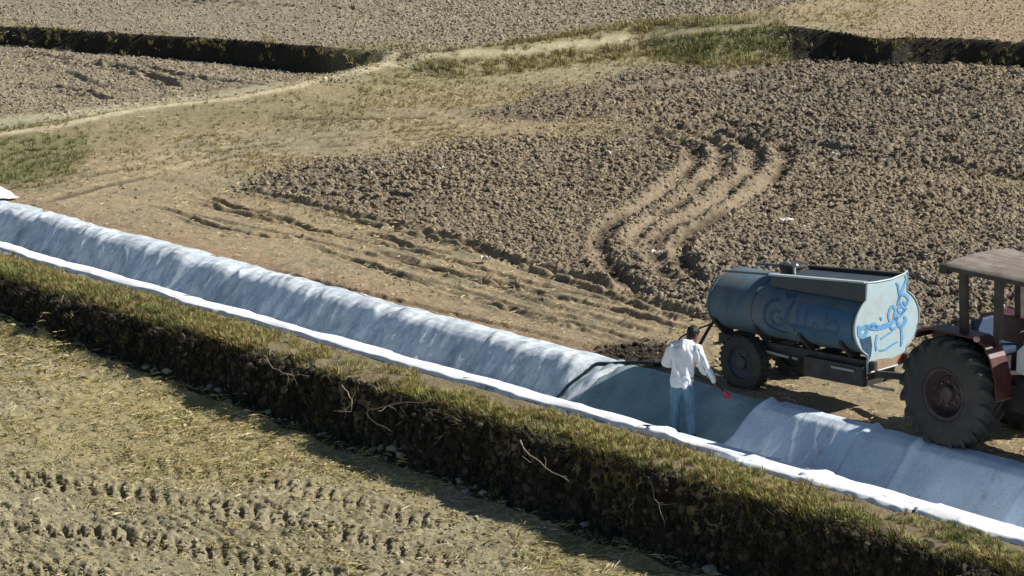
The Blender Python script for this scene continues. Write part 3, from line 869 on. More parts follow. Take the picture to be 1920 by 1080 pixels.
# ------------------------------------------------------------------ mesh building kit
class MB:
    def __init__(self): self.v = []; self.f = []
    def add(self, V, F):
        b = len(self.v); self.v += [tuple(v) for v in V]; self.f += [tuple(i + b for i in f) for f in F]; return self
    def box(self, x0, x1, y0, y1, z0, z1, bev=0.0):
        if bev <= 0:
            V = [(x0,y0,z0),(x1,y0,z0),(x1,y1,z0),(x0,y1,z0),(x0,y0,z1),(x1,y0,z1),(x1,y1,z1),(x0,y1,z1)]
            F = [(0,3,2,1),(4,5,6,7),(0,1,5,4),(1,2,6,5),(2,3,7,6),(3,0,4,7)]
            return self.add(V, F)
        bm = bmesh.new(); bmesh.ops.create_cube(bm, size=1)
        for v in bm.verts:
            v.co = Vector(((x0+x1)/2 + v.co.x*(x1-x0), (y0+y1)/2 + v.co.y*(y1-y0), (z0+z1)/2 + v.co.z*(z1-z0)))
        bmesh.ops.bevel(bm, geom=bm.edges[:], offset=bev, segments=2, affect='EDGES', profile=.7)
        return self.addbm(bm)
    def addbm(self, bm):
        bm.verts.index_update()
        self.add([v.co.copy() for v in bm.verts], [tuple(v.index for v in f.verts) for f in bm.faces]); bm.free(); return self
    def tube(self, pts, r, n=10, cap=True, flat=1.0):
        pts = [Vector(p) for p in pts]
        rs = r if isinstance(r, (list, tuple)) else [r] * len(pts)
        b = len(self.v); up0 = None
        for i, p in enumerate(pts):
            d = (pts[min(i+1, len(pts)-1)] - pts[max(i-1, 0)]).normalized()
            if up0 is None:
                up0 = Vector((0,0,1)) if abs(d.z) < .9 else Vector((1,0,0))
            side = d.cross(up0).normalized(); up = side.cross(d).normalized(); up0 = up
            for k in range(n):
                a = 2*math.pi*k/n
                self.v.append(tuple(p + (side*math.cos(a)*flat + up*math.sin(a))*rs[i]))
        for i in range(len(pts)-1):
            for k in range(n):
                self.f.append((b+i*n+k, b+i*n+(k+1)%n, b+(i+1)*n+(k+1)%n, b+(i+1)*n+k))
        if cap:
            self.f.append(tuple(b+k for k in reversed(range(n)))); e = b+(len(pts)-1)*n
            self.f.append(tuple(e+k for k in range(n)))
        return self
    def lathe(self, prof, n=48, axis='y', c=(0,0,0), closed=False):
        """prof: (radius, along) pairs"""
        b = len(self.v)
        for r, h in prof:
            for k in range(n):
                a = 2*math.pi*k/n; u, w = r*math.cos(a), r*math.sin(a)
                v = (u, h, w) if axis == 'y' else ((h, u, w) if axis == 'x' else (u, w, h))
                self.v.append((v[0]+c[0], v[1]+c[1], v[2]+c[2]))
        m = len(prof)
        for i in range(m if closed else m-1):
            j = (i+1) % m
            for k in range(n):
                self.f.append((b+i*n+k, b+j*n+k, b+j*n+(k+1)%n, b+i*n+(k+1)%n))
        return self
    def prism(self, pts, axis, a, bb):
        """extrude a 2-D outline: axis 'x' -> pts are (y,z); 'y' -> (x,z); 'z' -> (x,y)"""
        def mk(p, h): return (h, p[0], p[1]) if axis == 'x' else ((p[0], h, p[1]) if axis == 'y' else (p[0], p[1], h))
        n = len(pts); V = [mk(p, a) for p in pts] + [mk(p, bb) for p in pts]
        F = [tuple(range(n)), tuple(reversed(range(n, 2*n)))] + [(i, i+n, (i+1)%n+n, (i+1)%n) for i in range(n)]
        return self.add(V, F)
    def build(self, name, mat, parent=None, smooth=False, bevel=0.0, fix=True):
        me = bpy.data.meshes.new(name); me.from_pydata(self.v, [], self.f); me.update()
        bm = bmesh.new(); bm.from_mesh(me)
        if bevel:
            bmesh.ops.bevel(bm, geom=[e for e in bm.edges if e.is_manifold and e.calc_face_angle(0) > .6], offset=bevel, segments=2, affect='EDGES', profile=.7)
        if fix: bmesh.ops.recalc_face_normals(bm, faces=bm.faces[:])
        bm.to_mesh(me); bm.free()
        o = link(name, me, parent, mat, smooth)
        if smooth:
            try: me.set_sharp_from_angle(angle=math.radians(42))
            except Exception: pass
        return o

def copy_tree(o, parent=None):
    c = o.copy(); COL.objects.link(c); c.parent = parent
    for ch in [k for k in bpy.data.objects if k.parent == o]:
        copy_tree(ch, c)
    return c

# ------------------------------------------------------------------ materials of the vehicles
M_TANK = paint('tank_blue', (.120, .195, .240), (.065, .105, .130), .78, 3.4, 1.0, .12, dirt=(.17, .145, .115), dirt_amount=.6, stretch=(1.6, 1, .35))
M_BOARD = paint('dark_side_board', (.045, .07, .085), (.03, .045, .055), .6, 5, .8, .1, dirt=(.12, .10, .08), dirt_amount=.4)
M_CAP = paint('tank_end_pale', (.47, .60, .64), (.34, .50, .58), .6, 5.0, .7, .1, dirt=(.42, .40, .30), dirt_amount=.6)
M_CAPRUST = paint('tank_end_rust', (.36, .28, .17), (.30, .17, .10), .8, 7.0, .8, .2, dirt=(.45, .42, .36), dirt_amount=.5)
M_STROKE = paint('blue_brush_paint', (.055, .28, .62), (.24, .48, .66), .6, 11, .9)
M_STROKE_D = paint('dark_blue_brush_paint', (.022, .065, .15), (.055, .12, .17), .6, 9, .9)
M_RED = paint('red_smear', (.42, .13, .10), None, .7, 12, .6)
M_FRAME = paint('dark_frame', (.035, .035, .04), (.06, .05, .04), .7, 6, .8, .1, dirt=(.16, .12, .08), dirt_amount=.4)
M_FRAME_L = paint('dusty_bar', (.42, .38, .33), (.30, .25, .2), .7, 9, .6)
M_RAILTOP = paint('pale_rail', (.50, .56, .58), (.38, .44, .46), .5, 8, .6)
M_RUBBER = paint('dusty_rubber', (.062, .060, .056), (.042, .041, .040), .85, 7, .8, .2, dirt=(.12, .10, .08), dirt_amount=.45, spec=.2)
M_RIM = paint('maroon_rim', (.06, .036, .034), (.045, .034, .032), .7, 9, .7, .1, dirt=(.16, .13, .10), dirt_amount=.7)
M_RIM_BLUE = paint('dark_trailer_rim', (.05, .06, .085), None, .7, 9, .5, dirt=(.11, .10, .085), dirt_amount=.6)
M_MAROON = paint('maroon_paint', (.085, .018, .018), (.06, .014, .014), .45, 5, .7, .05, dirt=(.17, .10, .08), dirt_amount=.45)
M_WHITEP = paint('dull_white_paint', (.50, .56, .55), (.38, .46, .47), .45, 4, .5, .05, dirt=(.32, .30, .25), dirt_amount=.35)
M_BLUEP = paint('blue_seat', (.03, .06, .12), (.05, .08, .13), .6, 9, .6)
M_ROOF = paint('weathered_canopy', (.30, .25, .20), (.12, .09, .07), .85, 3.2, .9, .25, dirt=(.46, .42, .38), dirt_amount=.6, stretch=(.35, 3.2, 1))
M_STEEL = paint('worn_steel', (.18, .17, .16), (.10, .09, .08), .5, 9, .6, metal=.6)
M_LAMP = paint('lamp_lens', (.55, .30, .26), (.5, .4, .36), .3, 9, .5)
M_HOSE = paint('black_hose', (.012, .022, .026), None, .45, 9, .4)

# ------------------------------------------------------------------ water tanker
TS, TP = 16.95, 3.05
GZ = 0.0
tanker = empty('water_tanker', SPw(TS, TP, GZ), ANG)
tanker.rotation_euler = Euler((0, math.radians(-2.4), ANG))
tag(tanker, 'blue water tanker trailer with pale end plate and blue brush lettering, hitched behind the tractor', 'water tanker')
HW, HH, CZ = .68, .50, 1.235
X0, X1 = -1.40, 1.58
BK = .94
mb = MB()
prof = []
nn = 64
def ell(a, k=1.0): return HW * k * math.cos(a), CZ + HH * k * math.sin(a)
def bell(a, k=1.0): return HW * k * .97 * math.cos(a), CZ - .02 + HH * k * .92 * math.sin(a)
xs = [X0 - .10, X0 - .085, X0 - .04, X0] + [X0 + (X1 - X0) * i / 24 for i in range(1, 25)]
ks = [.0, .78, .93, 1.0] + [1.0 + (.008 if i in (8, 9, 16, 17) else 0) for i in range(1, 25)]
b = 0
for x, k in zip(xs, ks):
    for i in range(nn):
        yy, z = bell(2 * math.pi * i / nn, max(k, .001))
        dent = .010 * (vnoise(np.array([x * 2.]), np.array([i * .35]), 701)[0] - .5)
        mb.v.append((x, yy * (1 + dent), z))
for j in range(len(xs) - 1):
    for i in range(nn):
        mb.f.append((j*nn+i, j*nn+(i+1) % nn, (j+1)*nn+(i+1) % nn, (j+1)*nn+i))
barrel = mb.build('barrel', M_TANK, tanker, True)
# weld bands
for x in (X0 + .03, -.5):
    mb = MB(); V = []
    for dx, k in ((-.018, 1.006), (-.018, 1.022), (.018, 1.022), (.018, 1.006)):
        for i in range(nn):
            yy, z = bell(2 * math.pi * i / nn, k); mb.v.append((x + dx, yy, z))
    for j in range(4):
        for i in range(nn):
            q = (j + 1) % 4
            mb.f.append((j*nn+i, j*nn+(i+1) % nn, q*nn+(i+1) % nn, q*nn+i))
    mb.build('band', M_TANK, tanker, True)
# end plate: ellipse with a neck on top and an apron below
def plate_outline():
    pts = []
    NWd, NT = .43, 1.90
    SWd, SB = .42, .56
    a1 = math.acos(NWd / HW); a2 = math.acos(SWd / HW)
    k = 1.035
    pts += [(NWd + .02, NT + .035), (NWd - .06, NT), (.1, NT - .035), (-.2, NT - .03), (-NWd, NT - .01)]
    for i in range(15):
        a = math.pi - a1 - (-(math.pi - a1) + (math.pi + a2)) * 0 + (a1 + a2) * i / 14
        pts.append(ell(a, k))
    pts += [(-SWd, .78), (-SWd - .02, SB), (SWd * .2, SB + .01), (SWd - .02, SB + .02), (SWd, .80)]
    for i in range(15):
        a = -a2 + (a1 + a2) * i / 14
        pts.append(ell(a, k))
    return pts
po = plate_outline()
plate = MB().prism(po, 'x', X1 - .005, X1 + .02).build('end_plate', M_CAP, tanker, bevel=0)
# raised pale rim round the plate
mb = MB(); mb.tube([(X1 + .02, y, z) for y, z in po] + [(X1 + .02, po[0][0], po[0][1])], .014, 6, False)
mb.build('plate_rim', M_RAILTOP, plate, True)
MB().prism([(-.43, .575), (.39, .59), (.40, .745), (.1, .70), (-.2, .735), (-.41, .70)], 'x', X1 + .021, X1 + .026).build('rust_band', M_CAPRUST, plate)
MB().prism([(.20, .60), (.385, .60), (.39, .76), (.30, .72), (.22, .66)], 'x', X1 + .0265, X1 + .029).build('red_smear', M_RED, plate)
MB().prism([(-.60, 1.09), (-.36, 1.10), (-.33, .95), (-.36, .80), (-.42, .72), (-.50, .86)], 'x', X1 + .021, X1 + .026).build('dark_patch', M_STROKE_D, plate)
# brush strokes
def stroke(mb, pts, w, surf, n=8):
    """a brushed line of varying width on a surface given by surf(u, v, lift)"""
    P = smooth_line(pts, n) if len(pts) > 2 else [tuple(np.array(pts[0]) + (np.array(pts[1]) - np.array(pts[0])) * k / 6) for k in range(7)]
    L = len(P); b = len(mb.v)
    for i, (u, v) in enumerate(P):
        a = P[max(i-1, 0)]; c = P[min(i+1, L-1)]
        dx, dy = c[0]-a[0], c[1]-a[1]; ln = math.hypot(dx, dy) or 1
        ww = w * (.40 + .45 * math.sin(math.pi * min(max((i+.6)/L, 0.02), .98)) ** .5 + .25 * abs(math.sin(i * .9 + u * 9))) / 2
        nx, ny = -dy/ln*ww, dx/ln*ww
        mb.v.append(surf(u+nx, v+ny)); mb.v.append(surf(u-nx, v-ny))
    for i in range(L-1):
        mb.f.append((b+2*i, b+2*i+1, b+2*i+3, b+2*i+2))
def stroke_parts(name, lst, surf, mat, parent, n=8):
    for pts, w in lst:
        m = MB(); stroke(m, pts, w * 1.35, surf, n); m.build(name, mat, parent, fix=False)
def on_plate(u, v): return (X1 + .0275, u, v)
stroke_parts('brush_stroke', [
    ([(-.60, 1.24), (-.45, 1.25), (-.25, 1.20), (0, 1.20), (.15, 1.25), (.22, 1.33)], .055),
    ([(-.62, 1.30), (-.60, 1.16), (-.50, 1.12), (-.44, 1.20), (-.46, 1.28)], .05),
    ([(-.40, 1.22), (-.30, 1.26), (-.22, 1.20)], .05),
    ([(-.15, 1.31), (-.12, 1.33)], .05),
    ([(.05, 1.24), (.03, 1.36), (.10, 1.46), (.18, 1.40), (.15, 1.28), (.24, 1.24)], .035),
    ([(.16, 1.26), (.30, 1.30), (.38, 1.38), (.30, 1.44), (.24, 1.40), (.30, 1.34), (.44, 1.38)], .038),
    ([(.30, 1.44), (.26, 1.56), (.36, 1.60), (.46, 1.52), (.42, 1.44), (.34, 1.50)], .034),
    ([(.22, 1.46), (.30, 1.62), (.42, 1.80), (.40, 1.88)], .04),
    ([(.26, 1.60), (.24, 1.74), (.20, 1.80)], .03),
    ([(.20, 1.22), (.30, 1.14), (.40, 1.20), (.38, 1.28)], .05),
    ([(.30, 1.14), (.32, .98), (.30, .84)], .04),
    ([(.06, 1.17), (.12, 1.12), (.22, 1.15)], .03),
    ([(-.14, 1.02), (-.02, 1.06), (.10, 1.09)], .022),
    ([(-.18, .86), (-.04, .85), (.12, .90), (.24, .92)], .022),
    ([(-.22, 1.10), (-.25, .98), (-.24, .86)], .03)], on_plate, M_STROKE, plate)
def on_side(u, v):
    """u along the tank, v height"""
    vv = max(-.999, min(.999, (v - CZ) / HH)); a = math.asin(vv)
    return (u, -(HW * .97 * math.cos(a)) * 1.014 - .003, CZ - .02 + HH * .92 * vv * 1.004)
stroke_parts('brush_stroke', [
    ([(.02, 1.50), (-.14, 1.46), (-.22, 1.28), (-.18, 1.08), (0, .99), (.16, .98)], .035),
    ([(.10, 1.30), (0, 1.34), (-.08, 1.24), (-.04, 1.12), (.08, 1.10), (.12, 1.20), (.04, 1.24)], .04),
    ([(.12, 1.14), (.20, 1.18), (.24, 1.34), (.30, 1.52)], .045),
    ([(.06, 1.60), (.14, 1.56), (.22, 1.60), (.26, 1.55)], .03),
    ([(.24, 1.14), (.40, 1.13), (.60, 1.15), (.80, 1.13), (1.0, 1.16), (1.12, 1.14)], .05),
    ([(.44, 1.14), (.46, 1.28), (.43, 1.42)], .035),
    ([(.58, 1.15), (.62, 1.30), (.60, 1.44)], .035),
    ([(.74, 1.14), (.78, 1.24), (.86, 1.22), (.86, 1.14)], .035),
    ([(.98, 1.15), (1.02, 1.30), (1.0, 1.42)], .035),
    ([(.34, 1.06), (.37, 1.06)], .04), ([(.70, 1.04), (.76, 1.04)], .04), ([(1.06, 1.26), (1.16, 1.34), (1.26, 1.26), (1.20, 1.14), (1.08, 1.16)], .045)], on_side, M_STROKE_D, barrel, 7)
# broad blue painted field near the front and paler brush lines at the rear
mb = MB()
NXs, NZs = 10, 10
for i in range(NXs + 1):
    for j in range(NZs + 1):
        u = .42 + 1.08 * i / NXs; v = 1.0 + .50 * j / NZs + .02 * math.sin(i * 2.1)
        q = on_side(u, v); mb.v.append((q[0], q[1] + .0025, q[2]))
for i in range(NXs):
    for j in range(NZs):
        a = i * (NZs + 1) + j; mb.f.append((a, a + 1, a + NZs + 2, a + NZs + 1))
mb.build('blue_field', paint('deep_blue_field', (.045, .125, .23), (.06, .13, .18), .5, 5, .8, stretch=(1, 1, 3)), tanker, True, fix=False)
M_SCR = paint('pale_scratch', (.12, .21, .25))
for k in (0, 1.3, 1.9, 3.4):
    u = -1.15 + k * .10
    stroke_parts('pale_scratch', [([(u, 1.16 + .05 * (k % 3)), (u + .02, 1.28), (u + .05, 1.38 + .05 * (k % 2))], .010)], on_side, M_SCR, barrel, 5)
# side boards along the top with pale flanges
for sgn in (-1, 1):
    y = sgn * .42
    V = [(-.28, 1.60), (X1 - .006, 1.60), (X1 - .006, 1.885), (-.28, 1.77)]
    bd = MB().prism(V, 'y', y - .012, y + .012).build('side_board', M_BOARD, tanker)
    fl = MB().prism([(-.30, 1.765), (X1 - .004, 1.882), (X1 - .004, 1.905), (-.30, 1.79)], 'y', y - .05, y + .03).build('flange', M_RAILTOP if sgn < 0 else M_FRAME, bd)
MB().prism([(-.28, 1.742), (X1 - .01, 1.848), (X1 - .01, 1.83), (-.28, 1.72)], 'y', -.405, .405).build('top_deck', M_BOARD, tanker)
# shallow rear rail
for sgn in (-1, 1):
    MB().tube([(X0 + .05, sgn * .36, 1.69), (-.32, sgn * .36, 1.76)], .018, 8).build('top_rail', M_TANK, tanker, True)
# hatch
h = MB().lathe([(.0, 1.82), (.19, 1.82), (.205, 1.83), (.205, 1.85), (.19, 1.875), (.0, 1.885)], 28, 'z', (-.30, .05, 0)).lathe([(.175, 1.7), (.175, 1.87)], 28, 'z', (-.30, .05, 0)).build('hatch', M_FRAME, tanker, True)
MB().tube([(-.36, -.06, 1.885), (-.30, -.06, 1.92), (-.24, -.06, 1.885)], .012, 6).build('handle', M_RAILTOP, h, True)
MB().tube([(-.12, -.10, 1.72), (-.12, -.10, 1.86), (-.06, -.10, 1.90)], .022, 8).build('vent_pipe', M_RAILTOP, tanker, True)
# chassis
ch = MB()
for sgn in (-1, 1):
    ch.box(X0 - .02, X1 + .12, sgn * .36 - .035, sgn * .36 + .035, .60, .73)
for x in (-1.35, -.4, .5, 1.35):
    ch.box(x - .04, x + .04, -.325, .325, .615, .715)
for x in (-1.3, -.45, .45, 1.25):
    for sgn in (-1, 1):
        ch.prism([(sgn * .40, .735), (sgn * .22, .735), (sgn * .22, .80), (sgn * .62, 1.02), (sgn * .64, .98)], 'x', x - .03, x + .03)
ch.build('chassis', M_FRAME, tanker, bevel=.004)
MB().tube([(-.36, -.47, .61), (.08, -.47, .585)], .022, 8).build('side_bar', M_FRAME_L, tanker, True)
MB().tube([(.16, -.46, .585), (.26, -.46, .58)], .018, 8).build('side_bar', M_FRAME_L, tanker, True)
tb = MB().box(.42, X1 + .0, -.50, -.40, .36, .655, .012).box(.42, X1 - .1, -.395, .30, .33, .58).build('tool_box', M_FRAME, tanker)
MB().box(.98, 1.42, -.53, -.505, .565, .60, .006).build('lid_edge', M_FRAME_L, tb)
# axle and wheels
AX = -.72
MB().tube([(AX, -.45, .41), (AX, .45, .41)], .045, 10).box(AX - .30, AX + .30, -.39, -.33, .47, .55).box(AX - .30, AX + .30, .33, .39, .47, .55).build('axle', M_FRAME, tanker, False)
def trailer_wheel(sgn):
    w = empty('wheel', (AX, sgn * .56, .41)); w.parent = tanker
    R, W = .415, .13
    ty = MB().lathe([(.24, -W*.8), (.30, -W), (.38, -W*.95), (R, -W*.72), (R+.004, -W*.4), (R-.014, -W*.36), (R-.014, -W*.28), (R+.004, -W*.24), (R+.005, 0),
                     (R+.004, W*.24), (R-.014, W*.28), (R-.014, W*.36), (R+.004, W*.4), (R, W*.72), (.38, W*.95), (.30, W), (.24, W*.8)], 44, 'y')
    for k in range(28):
        a = 2*math.pi*k/28
        for sd in (-1, 1):
            c, s_ = math.cos(a), math.sin(a)
            V = []
            for rr in (R - .02, R + .016):
                for ya in (sd*W*.35, sd*W*.9):
                    for da in (-.05, .05):
                        V.append((rr*math.cos(a+da), ya, rr*math.sin(a+da)))
            ty.add(V, [(0,1,3,2),(4,6,7,5),(0,4,5,1),(2,3,7,6),(0,2,6,4),(1,5,7,3)])
    ty.build('tyre', M_RUBBER, w, True)
    rm = MB().lathe([(.245, -W*.85), (.235, -W*.5), (.20, -W*.35), (.10, -W*.40), (.09, -W*.75), (.0, -W*.78)], 32, 'y')
    rm.lathe([(.245, W*.85), (.235, W*.5), (.20, W*.35), (.0, W*.35)], 32, 'y')
    rm.build('rim', M_RIM_BLUE, w, True)
    for k in range(6):
        a = 2*math.pi*k/6
        MB().tube([(.14*math.cos(a), -W*.38, .14*math.sin(a)), (.14*math.cos(a), -W*.58, .14*math.sin(a))], .014, 6).build('wheel_nut', M_STEEL, w)
    w.rotation_euler = (0, 0, 0 if sgn < 0 else math.pi)
trailer_wheel(-1); trailer_wheel(1)
# drawbar
db = MB().prism([(X1 + .10, -.36), (X1 + .10, -.29), (2.62, -.03), (2.62, -.10)], 'z', .50, .595).prism([(X1 + .10, .36), (X1 + .10, .29), (2.62, .03), (2.62, .10)], 'z', .501, .594)
db.box(2.60, 2.95, -.06, .06, .505, .585).build('drawbar', M_FRAME, tanker, bevel=.004)
MB().tube([(2.25, -.12, .02), (2.25, -.12, .75)], .03, 10).box(2.19, 2.31, -.18, -.06, .0, .02).build('parking_jack', M_FRAME, tanker)
MB().box(X1 + .08, 2.1, -.46, -.42, .37, .40).build('step_bar', M_FRAME_L, tanker)
# rear outlet with valve
ov = MB().tube([(X0 - .08, .0, .90), (X0 - .22, .0, .90), (X0 - .28, .0, .84)], .04, 12).tube([(X0 - .12, 0, .90), (X0 - .12, 0, 1.0)], .012, 6).tube([(X0 - .19, 0, 1.0), (X0 - .05, 0, 1.0)], .012, 6)
ov.build('outlet_valve', M_STEEL, tanker, True)
MB().box(X0 - .04, X0 + .0, -.5, .5, .56, .60).build('rear_bar', M_FRAME_L, tanker)

# ------------------------------------------------------------------ tractor
RS, RP = 20.46, 2.99
tractor = empty('tractor', SPw(RS, RP, GZ), ANG)
tag(tractor, 'dusty maroon farm tractor with weathered canopy, half out of the picture at the right', 'tractor')
def lug_wheel(name, parent, loc, R, W, nl, rim_r, mirror):
    w = empty(name, loc); w.parent = parent
    Rb = R - .045
    ty = MB().lathe([(rim_r, -W*.36), (rim_r+.03, -W*.46), (rim_r+(Rb-rim_r)*.45, -W*.52), (Rb-.08, -W*.50), (Rb-.02, -W*.40), (Rb, -W*.2), (Rb+.006, 0),
                     (Rb, W*.2), (Rb-.02, W*.40), (Rb-.08, W*.50), (rim_r+(Rb-rim_r)*.45, W*.52), (rim_r+.03, W*.46), (rim_r, W*.36)], 72, 'y')
    for k in range(nl):
        for sd in (-1, 1):
            a0 = 2*math.pi*(k + (.5 if sd > 0 else 0))/nl
            V = []; F = []
            N_ = 5
            for i in range(N_):
                f = i/(N_-1)
                yy = sd*W*(-.03 + .55*f); aa = a0 + f*.26
                th = .030 + .008*f
                rb = Rb - .02 - (.09 if f > .95 else (.02 if f > .7 else 0)); rt = R - (.03 if f > .95 else 0) 
                for rr, dd in ((rb, -th*1.3), (rt, -th), (rt, th), (rb, th*1.3)):
                    V.append((rr*math.cos(aa+dd), yy, rr*math.sin(aa+dd)))
            for i in range(N_-1):
                for q in range(4):
                    F.append((4*i+q, 4*i+(q+1)%4, 4*i+4+(q+1)%4, 4*i+4+q))
            F += [(3,2,1,0), tuple(4*(N_-1)+q for q in range(4))]
            ty.add(V, F)
    ty.build('tyre', M_RUBBER, w, True)
    rm = MB().lathe([(rim_r+.025, -W*.47), (rim_r+.02, -W*.43), (rim_r-.03, -W*.40), (rim_r-.05, -W*.15), (rim_r*.72, -W*.02), (rim_r*.62, -W*.10), (rim_r*.34, -W*.14), (rim_r*.30, -W*.30), (rim_r*.22, -W*.34), (0, -W*.34)], 48, 'y')
    rm.lathe([(rim_r+.025, W*.47), (rim_r-.03, W*.40), (rim_r-.05, 0), (0, .02)], 48, 'y')
    rm.build('rim', M_RIM, w, True)
    for k in range(8):
        a = 2*math.pi*k/8
        MB().tube([(rim_r*.48*math.cos(a), -W*.10, rim_r*.48*math.sin(a)), (rim_r*.48*math.cos(a), -W*.19, rim_r*.48*math.sin(a))], .017, 6).build('wheel_nut', M_STEEL, w)
    if mirror: w.rotation_euler = (0, 0, math.pi)
    return w
lug_wheel('rear_wheel', tractor, (0, -.80, .80), .80, .44, 20, .355, False)
lug_wheel('rear_wheel', tractor, (0, .80, .80), .80, .44, 20, .355, True)
lug_wheel('front_wheel', tractor, (2.15, -.72, .42), .42, .22, 16, .20, False)
lug_wheel('front_wheel', tractor, (2.15, .72, .42), .42, .22, 16, .20, True)
body = MB().box(-.45, .95, -.24, .24, .55, 1.02, .03).box(-.22, .22, -.56, -.24, .68, .92, .03).box(-.22, .22, .24, .56, .68, .92, .03)
body.box(.95, 1.5, -.19, .19, .52, .95, .03)
body.build('gearbox', M_FRAME, tractor)
MB().box(1.3, 2.45, -.20, .20, .55, 1.0, .03).build('engine', M_FRAME, tractor)
hood = MB().prism([(.92, 1.02), (1.15, 1.02), (2.6, .98), (2.66, 1.05), (2.64, 1.35), (2.55, 1.43), (1.1, 1.52), (.92, 1.50)], 'y', -.27, .27).build('hood', M_MAROON, tractor, bevel=.03)
MB().prism([(.86, 1.20), (1.35, 1.12), (1.75, 1.32), (1.75, 1.60), (1.45, 1.82), (1.15, 1.78), (.86, 1.50)], 'y', -.50, -.275).build('side_tank', M_WHITEP, tractor, bevel=.03)
MB().box(2.62, 2.70, -.2, .2, .95, 1.33, .02).build('grille', M_FRAME, tractor)
MB().tube([(2.05, -.16, 1.45), (2.05, -.16, 2.05), (2.0, -.16, 2.12)], .035, 12).build('exhaust_pipe', M_STEEL, tractor, True)
MB().tube([(2.15, -.68, .42), (2.15, .68, .42)], .05, 10).build('front_axle', M_FRAME, tractor, True)
for sgn in (-1, 1):
    # fender: a plate over the wheel that drops down in front
    yo, yi = sgn * .86, sgn * .52
    arc = [(-.66, 1.50), (-.62, 1.60), (-.40, 1.665), (.40, 1.665), (.58, 1.60), (.70, 1.42), (.80, 1.15), (.84, .85)]
    inner = [(x * .97, z - .03) for x, z in arc]
    f = MB().prism(arc + inner[::-1], 'y', min(yo, yi), max(yo, yi)).build('fender', M_MAROON, tractor, bevel=.005)
    sd = sgn * .52
    MB().prism([(-.64, 1.49), (-.60, 1.59), (-.40, 1.65), (.40, 1.65), (.57, 1.58), (.68, 1.42), (.78, 1.15), (.82, .85), (.45, .80), (-.3, 1.0)], 'y', sd - .012, sd + .012).build('fender_side', M_MAROON, f)
    for x, zz_ in ((-.55, 1.64), (.47, 1.64)):
        MB().lathe([(0, -.025), (.035, -.02), (.045, .0), (.045, .03)], 14, 'y', (x, sgn * .86 - (.03 if sgn > 0 else -.03) * -1, zz_ + .02)).build('marker_lamp', M_LAMP, f, True)
    for x, x2 in ((.02, -.03), (.62, .60)):
        MB().prism([(x - .055, 1.66 if x < 0.3 else 1.55), (x + .055, 1.66 if x < 0.3 else 1.55), (x2 + .055, 2.53), (x2 - .055, 2.53)], 'y', sgn * .60 - .045, sgn * .60 + .045).build('canopy_post', M_FRAME, tractor, bevel=.008)
# canopy: slightly bowed weathered sheet on a dark frame
mb = MB(); nx, ny = 26, 26
RX0, RX1, RY, RZ = -.30, 1.45, .72, 2.56
for i in range(nx + 1):
    for j in range(ny + 1):
        u = i / nx; v = j / ny * 2 - 1
        x = RX0 + (RX1 - RX0) * u; y = RY * v
        z = RZ + .055 * (1 - v * v) + .015 * math.sin(u * 17 + v) * .4 + .012 * (1 if j % 5 == 0 else 0) - .05 * max(0, abs(v) - .93) / .07
        mb.v.append((x, y, z))
for i in range(nx):
    for j in range(ny):
        a = i*(ny+1)+j; mb.f.append((a, a+ny+1, a+ny+2, a+1))
can = mb.build('canopy', M_ROOF, tractor, True, fix=False)
MB().box(RX0 - .02, RX1 + .02, -RY - .02, -RY + .02, RZ - .075, RZ - .012).box(RX0 - .02, RX1 + .02, RY - .02, RY + .02, RZ - .075, RZ - .012)\
    .box(RX0 - .025, RX0 + .02, -RY + .025, RY - .025, RZ - .075, RZ - .014).box(RX1 - .02, RX1 + .025, -RY + .025, RY - .025, RZ - .075, RZ - .014)\
    .box(RX0 - .045, RX0 + .10, -RY - .03, -RY + .09, RZ - .12, RZ - .0) .build('canopy_frame', M_FRAME, can)
# seat, wheel, levers, hitch
st = MB().box(-.10, .34, -.24, .24, 1.28, 1.38, .03).build('seat', M_BLUEP, tractor)
MB().prism([(-.14, 1.36), (-.05, 1.36), (-.12, 1.72), (-.20, 1.70)], 'y', -.23, .23).build('backrest', M_BLUEP, st, bevel=.03)
MB().box(-.05, .30, -.1, .1, 1.02, 1.28).build('seat_stand', M_FRAME, st)
sw = MB(); sw.tube([(.70 + .19 * math.cos(a) * .8, .19 * math.sin(a), 1.72 + .19 * math.cos(a) * .45) for a in [2*math.pi*k/28 for k in range(29)]], .015, 8, False)
sw.tube([(.70, 0, 1.72), (.92, 0, 1.40)], .022, 8).tube([(.70, -.18, 1.72), (.70, .18, 1.72)], .012, 6)
sw.build('steering_wheel', M_FRAME, tractor, True)
MB().box(.74, .94, -.24, .24, 1.2, 1.56, .03).build('dashboard', M_FRAME, tractor)
MB().prism([(-.45, .55), (-.62, .50), (-.62, .60), (-.45, .72)], 'y', -.06, .06).box(-.75, -.60, -.05, .05, .515, .56).build('tow_hitch', M_STEEL, tractor)
for sgn in (-1, 1):
    MB().tube([(-.40, sgn * .16, .85), (-.62, sgn * .36, .62), (-.95, sgn * .40, .55)], .022, 8).build('lift_arm', M_STEEL, tractor, True)
MB().box(-.05, .70, -.50, -.25, .90, .94).box(-.05, .70, .25, .50, .90, .94).build('footplate', M_FRAME, tractor)

